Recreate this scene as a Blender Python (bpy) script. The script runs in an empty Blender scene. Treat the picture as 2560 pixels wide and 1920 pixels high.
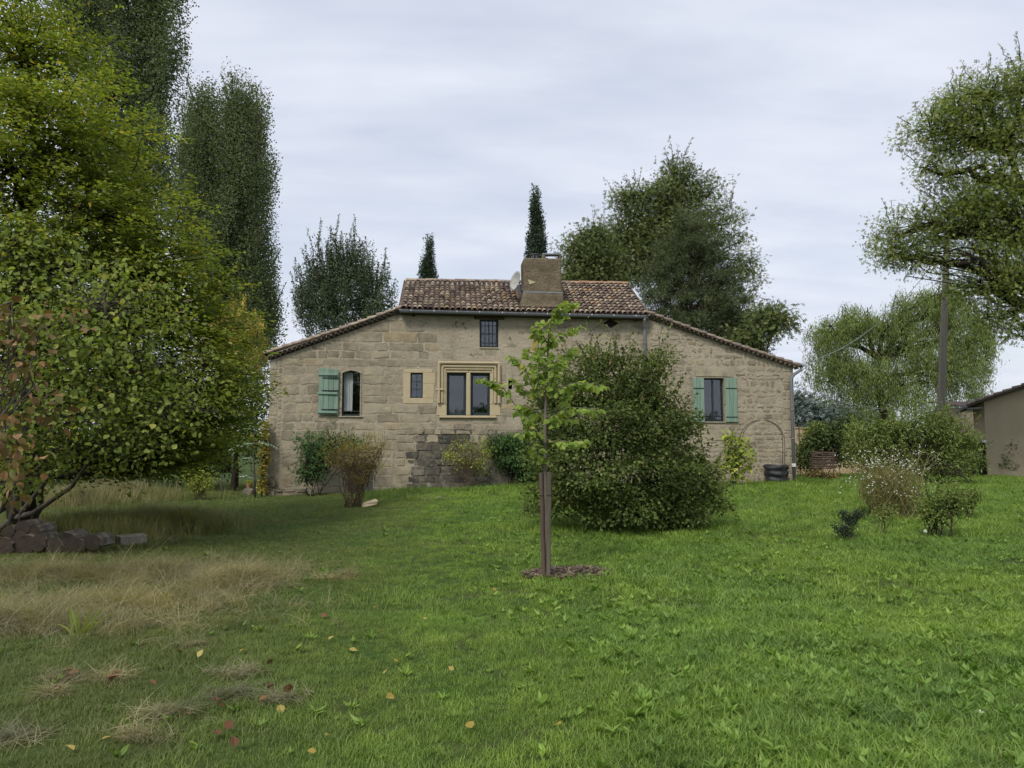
import bpy, math, random
import numpy as np
from mathutils import Vector, Matrix
from mathutils.geometry import tessellate_polygon

rng = np.random.default_rng(7)
R = math.radians
scene = bpy.context.scene
COL = scene.collection

# ------------------------------------------------------------------ camera
FPX = 1862.0                       # focal length in photo pixels (2560 wide)
PITCH = math.atan(160.0 / FPX)     # horizon at row 1120
CAMZ = 1.6
cam_data = bpy.data.cameras.new('camera')
cam = bpy.data.objects.new('camera', cam_data)
COL.objects.link(cam)
cam_data.sensor_width = 36.0
cam_data.lens = 36.0 * FPX / 2560.0
cam_data.clip_end = 3000.0
cam.location = (0, 0, CAMZ)
cam.rotation_euler = (math.pi / 2 + PITCH, 0, 0)
scene.camera = cam

# ------------------------------------------------------------------ sky and sun
SUN_EL, SUN_AZ = 48.0, 205.0       # azimuth clockwise from +Y : behind the camera, a little to the left
world = bpy.data.worlds.new('World')
scene.world = world
world.use_nodes = True
wt = world.node_tree
wn, wl = wt.nodes, wt.links
wn.clear()
w_out = wn.new('ShaderNodeOutputWorld')
w_bg = wn.new('ShaderNodeBackground')
w_bg.inputs['Strength'].default_value = 0.071
sky = wn.new('ShaderNodeTexSky')
sky.sky_type = 'NISHITA'
sky.sun_disc = False
sky.sun_elevation = R(SUN_EL)
sky.sun_rotation = R(SUN_AZ)
sky.air_density = 1.3
sky.dust_density = 1.0
tc = wn.new('ShaderNodeTexCoord')
sep = wn.new('ShaderNodeSeparateXYZ')
wl.new(tc.outputs['Generated'], sep.inputs[0])
zz = wn.new('ShaderNodeMath'); zz.operation = 'MAXIMUM'; zz.inputs[1].default_value = 0.0
wl.new(sep.outputs['Z'], zz.inputs[0])
za = wn.new('ShaderNodeMath'); za.operation = 'ADD'; za.inputs[1].default_value = 0.16
wl.new(zz.outputs[0], za.inputs[0])
dx = wn.new('ShaderNodeMath'); dx.operation = 'DIVIDE'
dy = wn.new('ShaderNodeMath'); dy.operation = 'DIVIDE'
wl.new(sep.outputs['X'], dx.inputs[0]); wl.new(za.outputs[0], dx.inputs[1])
wl.new(sep.outputs['Y'], dy.inputs[0]); wl.new(za.outputs[0], dy.inputs[1])
cmb = wn.new('ShaderNodeCombineXYZ')
wl.new(dx.outputs[0], cmb.inputs[0]); wl.new(dy.outputs[0], cmb.inputs[1])
mp = wn.new('ShaderNodeMapping')
mp.inputs['Rotation'].default_value = (0, 0, R(-14))
mp.inputs['Scale'].default_value = (0.75, 1.7, 1.0)
wl.new(cmb.outputs[0], mp.inputs[0])
n1 = wn.new('ShaderNodeTexNoise'); n1.inputs['Scale'].default_value = 1.15
n1.inputs['Detail'].default_value = 7.0; n1.inputs['Roughness'].default_value = 0.52
n1.inputs['Distortion'].default_value = 0.35
wl.new(mp.outputs[0], n1.inputs['Vector'])
cr = wn.new('ShaderNodeValToRGB')
cr.color_ramp.elements[0].position = 0.30; cr.color_ramp.elements[0].color = (0.68, 0.68, 0.68, 1)
cr.color_ramp.elements[1].position = 0.58; cr.color_ramp.elements[1].color = (0.97, 0.97, 0.97, 1)
wl.new(n1.outputs['Fac'], cr.inputs[0])
n2 = wn.new('ShaderNodeTexNoise'); n2.inputs['Scale'].default_value = 3.6
n2.inputs['Detail'].default_value = 6.0
wl.new(mp.outputs[0], n2.inputs['Vector'])
cc = wn.new('ShaderNodeValToRGB')
cc.color_ramp.elements[0].position = 0.34; cc.color_ramp.elements[0].color = (5.95, 6.35, 7.4, 1)
cc.color_ramp.elements[1].position = 0.66; cc.color_ramp.elements[1].color = (6.7, 7.05, 7.9, 1)
wl.new(n2.outputs['Fac'], cc.inputs[0])
mx = wn.new('ShaderNodeMix'); mx.data_type = 'RGBA'
wl.new(cr.outputs[0], mx.inputs['Factor'])
wl.new(sky.outputs[0], mx.inputs['A']); wl.new(cc.outputs[0], mx.inputs['B'])
wl.new(mx.outputs['Result'], w_bg.inputs['Color'])
wl.new(w_bg.outputs[0], w_out.inputs['Surface'])

sun_data = bpy.data.lights.new('sun', 'SUN')
sun_data.energy = 1.5
sun_data.angle = R(14)
sun_data.color = (1.0, 0.95, 0.87)
sun = bpy.data.objects.new('sun', sun_data)
COL.objects.link(sun)
_sd = Vector((math.sin(R(SUN_AZ)) * math.cos(R(SUN_EL)), math.cos(R(SUN_AZ)) * math.cos(R(SUN_EL)), math.sin(R(SUN_EL))))
sun.rotation_euler = (-_sd).to_track_quat('-Z', 'Y').to_euler()
sun.location = _sd * 60

vs = scene.view_settings
vs.view_transform = 'Standard'; vs.look = 'None'; vs.exposure = 0.78; vs.gamma = 1.0
vs.use_curve_mapping = False
scene.cycles.max_bounces = 6
scene.cycles.diffuse_bounces = 3
scene.cycles.transmission_bounces = 4
scene.cycles.transparent_max_bounces = 8
scene.cycles.use_denoising = True

# ------------------------------------------------------------------ helpers: pixels, terrain
CP, SP = math.cos(PITCH), math.sin(PITCH)
def ray(px, py):
    x, f, u = (px - 1280.0) / FPX, 1.0, (960.0 - py) / FPX
    return np.array([x, f * CP - u * SP, u * CP + f * SP])
def P(px, py, Y):
    d = ray(px, py)
    return np.array([0, 0, CAMZ]) + d * (Y / d[1])
def sstep(t):
    t = np.clip(t, 0, 1)
    return t * t * (3 - 2 * t)
_ph = rng.uniform(0, 6.28, (10, 2)); _fr = rng.normal(0, 1, (10, 2))
def G(x, y):
    """ground height"""
    x = np.asarray(x, float); y = np.asarray(y, float)
    z = sstep((y - 9) / 15.0) * (0.27 * sstep((x + 8.5) / 5.5) + 0.11 * sstep((x + 3) / 13.0))
    w = np.zeros(np.broadcast(x, y).shape)
    for k in range(10):
        s = 0.35 + 0.13 * k
        w = w + np.sin(x * _fr[k, 0] * s + _ph[k, 0] + y * _fr[k, 1] * s * 1.1) * (0.012 / (0.6 + 0.25 * k))
    far = sstep((y - 60) / 200.0) * 3.0
    return z + w + far
def gp(px, py):
    """ground point under a pixel"""
    d = ray(px, py); t = 10.0
    for _ in range(40):
        x, y = d[0] * t, d[1] * t
        z = float(G(x, y))
        t2 = (z - CAMZ) / d[2] if d[2] < -1e-4 else 80.0
        t = 0.5 * t + 0.5 * min(t2, 90.0)
    p = d * t
    return np.array([p[0], p[1], float(G(p[0], p[1]))])

# ------------------------------------------------------------------ helpers: objects
def tag(o, label=None, cat=None, group=None, kind=None):
    if label: o['label'] = label
    if cat: o['category'] = cat
    if group: o['group'] = group
    if kind: o['kind'] = kind
    return o
def empty(name, loc, rz=0.0):
    o = bpy.data.objects.new(name, None)
    o.location = [float(v) for v in loc]; o.rotation_euler = (0, 0, rz)
    o.empty_display_size = 0.2
    COL.objects.link(o)
    return o
def thing(name, label, cat, loc, rz=0.0, group=None):
    return tag(empty(name, loc, rz), label, cat, group)
def mesh_np(name, V, tris=None, quads=None, attrs=None, mats=(), midx=None, smooth=False):
    V = np.asarray(V, np.float32).reshape(-1, 3)
    T = np.zeros((0, 3), np.int32) if tris is None else np.asarray(tris, np.int32).reshape(-1, 3)
    Q = np.zeros((0, 4), np.int32) if quads is None else np.asarray(quads, np.int32).reshape(-1, 4)
    me = bpy.data.meshes.new(name)
    me.vertices.add(len(V)); me.vertices.foreach_set('co', V.ravel())
    loops = np.concatenate([T.ravel(), Q.ravel()]).astype(np.int32)
    me.loops.add(len(loops)); me.loops.foreach_set('vertex_index', loops)
    n = len(T) + len(Q)
    me.polygons.add(n)
    st = np.concatenate([np.arange(len(T)) * 3, len(T) * 3 + np.arange(len(Q)) * 4]).astype(np.int32)
    me.polygons.foreach_set('loop_start', st)
    me.polygons.foreach_set('use_smooth', np.full(n, bool(smooth)) if isinstance(smooth, bool) else np.asarray(smooth, bool))
    if midx is not None:
        me.polygons.foreach_set('material_index', np.asarray(midx, np.int32))
    for m in mats: me.materials.append(m)
    for k, a in (attrs or {}).items():
        at = me.attributes.new(k, 'FLOAT', 'POINT')
        at.data.foreach_set('value', np.asarray(a, np.float32))
    me.update(calc_edges=True)
    return me
def obj(name, me, parent=None, mat=None, loc=None):
    o = bpy.data.objects.new(name, me)
    if mat is not None and len(me.materials) == 0: me.materials.append(mat)
    if parent is not None: o.parent = parent
    if loc is not None: o.location = [float(v) for v in loc]
    COL.objects.link(o)
    return o
class Acc:
    """collects geometry for ONE mesh"""
    def __init__(s): s.V = []; s.T = []; s.Q = []; s.n = 0; s.A = []; s.A2 = []
    def add(s, V, T=None, Q=None, rnd=0.5, clu=0.5):
        V = np.asarray(V, float).reshape(-1, 3)
        s.V.append(V)
        if T is not None and len(T): s.T.append(np.asarray(T, int).reshape(-1, 3) + s.n)
        if Q is not None and len(Q): s.Q.append(np.asarray(Q, int).reshape(-1, 4) + s.n)
        s.A.append(np.broadcast_to(np.asarray(rnd, float), (len(V),)))
        s.A2.append(np.broadcast_to(np.asarray(clu, float), (len(V),)))
        s.n += len(V)
        return s
    def box(s, a, b, rnd=0.5, taper=None):
        x0, y0, z0 = a; x1, y1, z1 = b
        V = [(x0,y0,z0),(x1,y0,z0),(x1,y1,z0),(x0,y1,z0),(x0,y0,z1),(x1,y0,z1),(x1,y1,z1),(x0,y1,z1)]
        return s.add(V, Q=[(0,3,2,1),(4,5,6,7),(0,1,5,4),(1,2,6,5),(2,3,7,6),(3,0,4,7)], rnd=rnd)
    def bevbox(s, a, b, c=0.01, rnd=0.5, jit=0.0):
        """box with chamfered edges (c), optional corner jitter"""
        a = np.array(a, float); b = np.array(b, float); c = min(c, *(0.4 * np.abs(b - a)))
        V = []; idx = {}
        for sx in (0, 1):
            for sy in (0, 1):
                for sz in (0, 1):
                    corner = np.array([(a, b)[k][i] for i, k in enumerate((sx, sy, sz))])
                    corner = corner + (rng.uniform(-jit, jit, 3) if jit else 0)
                    sg = np.array([1 - 2 * sx, 1 - 2 * sy, 1 - 2 * sz])
                    for ax in range(3):
                        off = sg * c; off[ax] = 0
                        idx[(sx, sy, sz, ax)] = len(V); V.append(corner + off)
        Q = []; T = []
        for ax in range(3):
            o1, o2 = (ax + 1) % 3, (ax + 2) % 3
            for e in (0, 1):
                def k(i, j, A=ax):
                    t = [0, 0, 0]; t[ax] = e; t[o1] = i; t[o2] = j
                    return idx[(t[0], t[1], t[2], A)]
                q = [k(0, 0), k(1, 0), k(1, 1), k(0, 1)]
                Q.append(q if e else q[::-1])
            for i in (0, 1):
                for j in (0, 1):
                    t0 = [0, 0, 0]; t1 = [0, 0, 0]
                    t0[ax], t1[ax] = 0, 1; t0[o1] = t1[o1] = i; t0[o2] = t1[o2] = j
                    Q.append([idx[(*t0, o1)], idx[(*t1, o1)], idx[(*t1, o2)], idx[(*t0, o2)]])
        for sx in (0, 1):
            for sy in (0, 1):
                for sz in (0, 1):
                    T.append([idx[(sx, sy, sz, 0)], idx[(sx, sy, sz, 1)], idx[(sx, sy, sz, 2)]])
        return s.add(V, T=T, Q=Q, rnd=rnd)
    def tube(s, pts, rad, sides=8, cap=True, rnd=0.5):
        pts = np.asarray(pts, float); n = len(pts)
        rad = np.broadcast_to(np.asarray(rad, float), (n,))
        tan = np.gradient(pts, axis=0)
        tan /= np.linalg.norm(tan, axis=1)[:, None] + 1e-9
        ref = np.array([0.0, 0.0, 1.0]) if abs(tan[0][2]) < 0.9 else np.array([1.0, 0.0, 0.0])
        V = []
        a = np.arange(sides) * 2 * math.pi / sides
        for k in range(n):
            e1 = np.cross(tan[k], ref); e1 /= np.linalg.norm(e1) + 1e-9
            e2 = np.cross(tan[k], e1)
            ref = -np.cross(tan[k], e1) if False else ref
            V.append(pts[k] + rad[k] * (np.cos(a)[:, None] * e1 + np.sin(a)[:, None] * e2))
        V = np.concatenate(V)
        Q = []
        i = np.arange(sides); j = (i + 1) % sides
        for k in range(n - 1):
            Q.append(np.stack([k * sides + i, k * sides + j, (k + 1) * sides + j, (k + 1) * sides + i], 1))
        T = []
        if cap:
            V = np.concatenate([V, pts[:1], pts[-1:]])
            c0, c1 = n * sides, n * sides + 1
            T = np.concatenate([np.stack([j, i, np.full(sides, c0)], 1), np.stack([(n - 1) * sides + i, (n - 1) * sides + j, np.full(sides, c1)], 1)])
        return s.add(V, T=T, Q=np.concatenate(Q), rnd=rnd)
    def mesh(s, name, mat=None, smooth=False, attrs=True, off=None):
        V = np.concatenate(s.V)
        if off is not None: V = V - np.asarray(off, float)
        return mesh_np(name, V, np.concatenate(s.T) if s.T else None, np.concatenate(s.Q) if s.Q else None,
                       {'rnd': np.concatenate(s.A), 'clu': np.concatenate(s.A2)} if attrs else None,
                       [mat] if mat else (), smooth=smooth)
    def build(s, name, parent=None, mat=None, smooth=False, off=None):
        return obj(name, s.mesh(name, mat, smooth, off=off), parent)

# ------------------------------------------------------------------ helpers: materials
def new_mat(name):
    m = bpy.data.materials.new(name); m.use_nodes = True
    nt = m.node_tree; nt.nodes.clear()
    out = nt.nodes.new('ShaderNodeOutputMaterial')
    return m, nt, out
class NB:
    def __init__(s, nt): s.nt = nt
    def n(s, t, **kw):
        x = s.nt.nodes.new(t)
        for k, v in kw.items():
            if hasattr(x, k): setattr(x, k, v)
            else: x.inputs[k.replace('_', ' ')].default_value = v
        return x
    def l(s, a, b): s.nt.links.new(a, b)
    def noise(s, scale, detail=4, rough=0.55, vec=None, dist=0.0):
        x = s.n('ShaderNodeTexNoise'); x.inputs['Scale'].default_value = scale
        x.inputs['Detail'].default_value = detail; x.inputs['Roughness'].default_value = rough
        x.inputs['Distortion'].default_value = dist
        if vec is not None: s.l(vec, x.inputs['Vector'])
        return x.outputs['Fac']
    def ramp(s, fac, stops, interp='LINEAR'):
        x = s.n('ShaderNodeValToRGB'); x.color_ramp.interpolation = interp
        e = x.color_ramp.elements
        while len(e) < len(stops): e.new(0.5)
        for i, (p, c) in enumerate(stops):
            e[i].position = p
            e[i].color = (*c, 1) if hasattr(c, '__len__') else (c, c, c, 1)
        s.l(fac, x.inputs[0])
        return x.outputs[0]
    def mix(s, fac, a, b, mode='MIX'):
        x = s.n('ShaderNodeMix'); x.data_type = 'RGBA'; x.blend_type = mode
        for sock, v in (('Factor', fac), ('A', a), ('B', b)):
            if isinstance(v, bpy.types.NodeSocket): s.l(v, x.inputs[sock])
            elif sock == 'Factor': x.inputs[0].default_value = v
            else: x.inputs[sock].default_value = (*v, 1)
        return x.outputs['Result']
    def math(s, op, a, b=None, clamp=False):
        x = s.n('ShaderNodeMath'); x.operation = op; x.use_clamp = clamp
        for i, v in enumerate((a, b)):
            if v is None: continue
            if isinstance(v, bpy.types.NodeSocket): s.l(v, x.inputs[i])
            else: x.inputs[i].default_value = v
        return x.outputs[0]
    def attr(s, name):
        x = s.n('ShaderNodeAttribute'); x.attribute_name = name
        return x.outputs['Fac']
    def objco(s): return s.n('ShaderNodeTexCoord').outputs['Object']
    def pos(s): return s.n('ShaderNodeNewGeometry').outputs['Position']
    def bump(s, h, strength=0.5, dist=0.02):
        x = s.n('ShaderNodeBump'); x.inputs['Strength'].default_value = strength
        x.inputs['Distance'].default_value = dist
        s.l(h, x.inputs['Height'])
        return x.outputs[0]
    def bsdf(s, col, rough=0.8, normal=None, spec=0.3, metal=0.0):
        x = s.n('ShaderNodeBsdfPrincipled')
        if isinstance(col, bpy.types.NodeSocket): s.l(col, x.inputs['Base Color'])
        else: x.inputs['Base Color'].default_value = (*col, 1)
        if isinstance(rough, bpy.types.NodeSocket): s.l(rough, x.inputs['Roughness'])
        else: x.inputs['Roughness'].default_value = rough
        x.inputs['Specular IOR Level'].default_value = spec
        x.inputs['Metallic'].default_value = metal
        if normal is not None: s.l(normal, x.inputs['Normal'])
        return x.outputs[0]
def m_simple(name, c1, c2=None, scale=8.0, rough=0.8, bump=0.3, bdist=0.01, spec=0.3, metal=0.0, stretch=(1, 1, 1), rnd=0.0):
    """two-tone noise material with fine bump"""
    m, nt, out = new_mat(name); b = NB(nt)
    vec = b.objco()
    mpn = b.n('ShaderNodeMapping'); mpn.inputs['Scale'].default_value = stretch
    b.l(vec, mpn.inputs[0]); vec = mpn.outputs[0]
    n = b.noise(scale, 6, 0.6, vec)
    col = b.ramp(n, [(0.3, c1), (0.7, c2 or c1)])
    if rnd:
        col = b.mix(rnd, col, b.ramp(b.attr('rnd'), [(0, (0.45,) * 3), (1, (1.4,) * 3)]), 'MULTIPLY')
    nr = b.bump(b.noise(scale * 5, 5, 0.6, vec), bump, bdist)
    b.l(b.bsdf(col, rough, nr, spec, metal), out.inputs[0])
    return m
def m_leaf(name, stops, trans=0.36, rough=0.6, vary=0.4, spec=0.14, tcol=1.35):
    """leaf: palette over the per-leaf random number, clump value, some light through"""
    m, nt, out = new_mat(name); b = NB(nt)
    col = b.ramp(b.attr('rnd'), stops)
    v = b.ramp(b.attr('clu'), [(0, (1 - vary,) * 3), (1, (1 + vary,) * 3)])
    col = b.mix(1.0, col, v, 'MULTIPLY')
    p = b.bsdf(col, rough, None, spec)
    t = b.n('ShaderNodeBsdfTranslucent')
    tc2 = b.mix(1.0, col, (1.15 * tcol, 1.2 * tcol, 0.5 * tcol), 'MULTIPLY')
    b.l(tc2, t.inputs['Color'])
    mxs = b.n('ShaderNodeMixShader'); mxs.inputs[0].default_value = trans
    b.l(p, mxs.inputs[1]); b.l(t.outputs[0], mxs.inputs[2])
    b.l(mxs.outputs[0], out.inputs[0])
    return m
# ------------------------------------------------------------------ ground
def m_ground():
    m, nt, out = new_mat('ground_soil'); b = NB(nt)
    p = b.pos()
    n1 = b.noise(0.55, 5, 0.6, p); n2 = b.noise(9.0, 6, 0.65, p)
    col = b.ramp(n2, [(0.25, (0.022, 0.035, 0.010)), (0.5, (0.045, 0.085, 0.016)), (0.8, (0.085, 0.12, 0.03))])
    col = b.mix(b.ramp(n1, [(0.42, 0.0), (0.62, 0.55)]), col, (0.085, 0.075, 0.035))
    b.l(b.bsdf(col, 0.95, b.bump(b.noise(30, 5, 0.7, p), 0.6, 0.03), 0.1), out.inputs[0])
    return m
def build_ground():
    t = np.linspace(-1, 1, 191)
    xs = 40 * t + 420 * np.sign(t) * np.abs(t) ** 5
    ys = np.concatenate([np.linspace(-160, -4, 30), np.linspace(-3, 40, 150), 40 + 760 * np.linspace(0.01, 1, 60) ** 2.2])
    X, Y = np.meshgrid(xs, ys)
    V = np.stack([X, Y, G(X, Y)], -1).reshape(-1, 3)
    nx, ny = len(xs), len(ys)
    i, j = np.meshgrid(np.arange(nx - 1), np.arange(ny - 1))
    a = (j * nx + i).ravel()
    Q = np.stack([a, a + 1, a + nx + 1, a + nx], 1)
    o = obj('ground', mesh_np('ground', V, quads=Q, mats=[m_ground()], smooth=True))
    tag(o, 'green garden ground under the lawn', None, kind='structure')
build_ground()

# ------------------------------------------------------------------ house frame of reference
TH = R(5.0)
P0 = P(676, 1242, 24.7); P0[2] = float(G(P0[0], P0[1])) - 0.02
Uv = np.array([math.cos(TH), math.sin(TH), 0]); Vv = np.array([-math.sin(TH), math.cos(TH), 0])
CAMP = np.array([0, 0, CAMZ])
def F(px, py, v=0.0):
    """pixel -> house coordinates (u along facade, v inward, z up) on the plane v"""
    d = ray(px, py)
    t = (v - np.dot(CAMP - P0, Vv)) / np.dot(d, Vv)
    w = CAMP + t * d - P0
    return np.array([np.dot(w, Uv), v, w[2]])
def FU(px, py=1000, v=0.0): return F(px, py, v)[0]
def FZ(py, px=1300, v=0.0): return F(px, py, v)[2]
def rect(x0, y0, x1, y1, v=0.0):
    a = F(x0, y1, v); c = F(x1, y0, v)
    a2 = F(x0, y0, v); c2 = F(x1, y1, v)
    return (0.5 * (a[0] + a2[0]), 0.5 * (a[2] + c2[2]), 0.5 * (c[0] + c2[0]), 0.5 * (c[2] + a2[2]))

house = thing('stone_farmhouse', 'old stone farmhouse with low tiled roof, broad chimney and green shutters', 'house', P0, TH)

# ---- materials
def m_stone(name, stops, lichen=0.0, smear=0.35, bumpk=0.6):
    m, nt, out = new_mat(name); b = NB(nt)
    o = b.objco()
    col = b.ramp(b.attr('rnd'), stops)
    n1 = b.noise(3.2, 6, 0.62, o, 0.3); n2 = b.noise(22, 6, 0.65, o)
    col = b.mix(0.8, col, b.ramp(n1, [(0.28, (0.55, 0.55, 0.57)), (0.50, (0.95, 0.95, 0.95)), (0.75, (1.35, 1.27, 1.12))]), 'MULTIPLY')
    col = b.mix(0.7, col, b.ramp(n2, [(0.25, (0.66,) * 3), (0.75, (1.26,) * 3)]), 'MULTIPLY')
    # mortar wiped over the stone faces
    s = b.ramp(b.noise(1.7, 5, 0.6, o, 0.6), [(0.48, 0.0), (0.60, smear)])
    col = b.mix(s, col, (0.40, 0.35, 0.258))
    g1 = b.ramp(b.noise(0.55, 6, 0.65, o, 0.5), [(0.46, 0.0), (0.66, 0.5)])
    col = b.mix(g1, col, b.mix(1.0, col, (0.62, 0.64, 0.68), 'MULTIPLY'))
    if lichen:
        l1 = b.ramp(b.noise(0.8, 8, 0.7, o, 0.6), [(0.43, 0.0), (0.56, lichen)])
        col = b.mix(l1, col, (0.045, 0.045, 0.042))
        l2 = b.ramp(b.noise(6.5, 5, 0.7, o), [(0.57, 0.0), (0.66, 0.65)])
        col = b.mix(l2, col, (0.36, 0.35, 0.30))
    nr = b.bump(b.noise(34, 6, 0.7, o), bumpk, 0.02)
    b.l(b.bsdf(col, 0.92, nr, 0.12), out.inputs[0])
    return m
M_ASH = m_stone('limestone_ashlar', [(0.0, (0.26, 0.225, 0.163)), (0.3, (0.32, 0.278, 0.198)), (0.6, (0.355, 0.309, 0.22)), (0.92, (0.385, 0.34, 0.25)), (0.975, (0.40, 0.315, 0.185)), (1.0, (0.29, 0.27, 0.215))], smear=0.5)
M_RUB = m_stone('limestone_rubble', [(0.0, (0.235, 0.20, 0.143)), (0.4, (0.30, 0.256, 0.183)), (0.8, (0.36, 0.312, 0.225)), (1.0, (0.38, 0.31, 0.20))], smear=0.7, bumpk=0.8)
M_DRK = m_stone('lichened_stone', [(0.0, (0.11, 0.10, 0.08)), (0.5, (0.22, 0.195, 0.15)), (1.0, (0.33, 0.28, 0.20))], lichen=0.72, smear=0.3, bumpk=0.9)
M_CRM = m_simple('cream_dressed_stone', (0.43, 0.35, 0.215), (0.50, 0.42, 0.275), 5, 0.9, 0.25, 0.008)
def m_mortar():
    m, nt, out = new_mat('lime_mortar'); b = NB(nt)
    o = b.objco()
    n1 = b.noise(1.1, 6, 0.6, o, 0.4); n2 = b.noise(14, 6, 0.7, o)
    col = b.ramp(n1, [(0.3, (0.32, 0.275, 0.20)), (0.5, (0.41, 0.357, 0.262)), (0.72, (0.48, 0.42, 0.315))])
    col = b.mix(0.8, col, b.ramp(n2, [(0.2, (0.6,) * 3), (0.7, (1.18,) * 3)]), 'MULTIPLY')
    # open joints and missing mortar
    g = b.ramp(b.noise(5.0, 4, 0.6, o, 1.2), [(0.32, 0.8), (0.37, 0.0)])
    col = b.mix(g, col, (0.07, 0.058, 0.045))
    h = b.math('ADD', b.noise(9, 6, 0.7, o), b.math('MULTIPLY', b.noise(40, 5, 0.7, o), 0.5))
    b.l(b.bsdf(col, 0.95, b.bump(h, 0.9, 0.05), 0.08), out.inputs[0])
    return m
M_MOR = m_mortar()
M_ZINC = m_simple('grey_zinc', (0.17, 0.19, 0.22), (0.23, 0.25, 0.285), 6, 0.55, 0.1, 0.003, 0.4)
M_PVC = m_simple('grey_plastic_pipe', (0.14, 0.145, 0.155), (0.20, 0.205, 0.215), 3, 0.5, 0.05, 0.002)
M_WHT = m_simple('white_collar', (0.6, 0.6, 0.58), (0.7, 0.7, 0.68), 10, 0.6, 0.05)
M_FRM = m_simple('dark_green_frame', (0.012, 0.028, 0.026), (0.02, 0.04, 0.037), 20, 0.45, 0.1, 0.002, 0.4)
M_SHU = m_simple('green_shutter_paint', (0.14, 0.23, 0.165), (0.245, 0.33, 0.26), 5, 0.7, 0.35, 0.004, 0.3, stretch=(6, 6, 0.6), rnd=0.25)
M_IRON = m_simple('dark_iron', (0.018, 0.018, 0.018), (0.035, 0.03, 0.026), 12, 0.6, 0.3, 0.002, 0.4)
M_BEAM = m_simple('weathered_beam', (0.06, 0.045, 0.032), (0.11, 0.085, 0.06), 3, 0.9, 0.6, 0.01, 0.1, stretch=(1, 6, 6))
M_ROOM = m_simple('dark_interior', (0.025, 0.022, 0.02), (0.04, 0.035, 0.03), 1, 1.0, 0.0)
M_CURT = m_simple('pale_net_curtain', (0.72, 0.73, 0.72), (0.8, 0.8, 0.79), 4, 0.9, 0.1)
M_REND = m_simple('chimney_render', (0.085, 0.07, 0.048), (0.225, 0.183, 0.122), 2.6, 0.95, 1.0, 0.05, 0.05)
def m_glass():
    m, nt, out = new_mat('window_glass'); b = NB(nt)
    g = b.n('ShaderNodeBsdfGlossy'); g.inputs['Roughness'].default_value = 0.02
    g.inputs['Color'].default_value = (0.9, 0.92, 1.0, 1)
    t = b.n('ShaderNodeBsdfTransparent'); t.inputs['Color'].default_value = (0.86, 0.88, 0.88, 1)
    lw = b.n('ShaderNodeLayerWeight'); lw.inputs['Blend'].default_value = 0.5
    fac = b.math('ADD', b.math('MULTIPLY', b.math('POWER', lw.outputs['Facing'], 4.0), 0.8), 0.075)
    b.l(b.bump(b.noise(1.4, 1, 0.4, b.objco()), 0.04, 0.05), g.inputs['Normal'])
    mxs = b.n('ShaderNodeMixShader')
    b.l(fac, mxs.inputs[0]); b.l(t.outputs[0], mxs.inputs[1]); b.l(g.outputs[0], mxs.inputs[2])
    b.l(mxs.outputs[0], out.inputs[0])
    return m
M_GLS = m_glass()
def m_tile():
    m, nt, out = new_mat('clay_tile'); b = NB(nt)
    o = b.pos()
    col = b.ramp(b.attr('rnd'), [(0.0, (0.11, 0.085, 0.072)), (0.22, (0.17, 0.127, 0.106)), (0.45, (0.24, 0.185, 0.15)), (0.62, (0.30, 0.24, 0.19)), (0.8, (0.36, 0.285, 0.21)), (0.93, (0.46, 0.39, 0.29)), (0.975, (0.36, 0.20, 0.12)), (1.0, (0.47, 0.40, 0.22))])
    n1 = b.noise(9, 6, 0.7, o); n2 = b.noise(40, 5, 0.7, o)
    col = b.mix(0.85, col, b.ramp(n1, [(0.3, (0.55, 0.55, 0.55)), (0.55, (1, 1, 1)), (0.75, (1.4, 1.38, 1.3))]), 'MULTIPLY')
    col = b.mix(b.ramp(n2, [(0.56, 0.0), (0.66, 0.5)]), col, (0.06, 0.055, 0.045))
    b.l(b.bsdf(col, 0.9, b.bump(n2, 0.4, 0.01), 0.12), out.inputs[0])
    return m
M_TILE = m_tile()

# ---- facade outline and openings
uL = FU(676, 900); uR = FU(1985, 1000)
ZB = -0.45
pl = [F(676, 897), F(711, 886), F(987, 786), F(1003, 779)]
pc = [F(1622, 794)]
pr = [F(1985, 915)]
top_pts = [(p[0], p[2]) for p in pl + pc + pr]
top_pts[0] = (uL, top_pts[0][1]); top_pts[-1] = (uR, top_pts[-1][1])
def top_z(u):
    return float(np.interp(u, [p[0] for p in top_pts], [p[1] for p in top_pts]))
def arch(r, rise, n=10):
    u0, z0, u1, z1 = r
    pts = [(u0, z0), (u1, z0)]
    for k in range(n + 1):
        t = k / n
        pts.append((u1 + (u0 - u1) * t, z1 - rise + rise * (1 - (2 * t - 1) ** 2)))
    return pts
def rpts(r): return [(r[0], r[1]), (r[2], r[1]), (r[2], r[3]), (r[0], r[3])]
WA = rect(854, 926, 902, 1040); WB = rect(1026, 932, 1057, 995); WC = rect(1117, 932, 1225, 1039)
WD = rect(1199, 799, 1246, 869); WE = rect(1760, 945, 1811, 1054)
SL = rect(1271, 951, 1281, 973); CD = rect(868, 1168, 932, 1246)
dmc = F(1527, 808); DM = [(dmc[0], dmc[2] - 0.17), (dmc[0] + 0.28, dmc[2]), (dmc[0], dmc[2] + 0.17), (dmc[0] - 0.28, dmc[2])]
PH1 = rect(1029, 782, 1038, 791); PH2 = rect(1583, 794, 1597, 801)
holes = [arch(WA, 0.10), rpts(WB), rpts(WC), rpts(WD), rpts(WE), rpts(SL), DM, rpts(PH1), rpts(CD)]
outer = [(uL, ZB), (uR, ZB)] + [(p[0], p[1]) for p in top_pts[::-1]]
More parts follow.
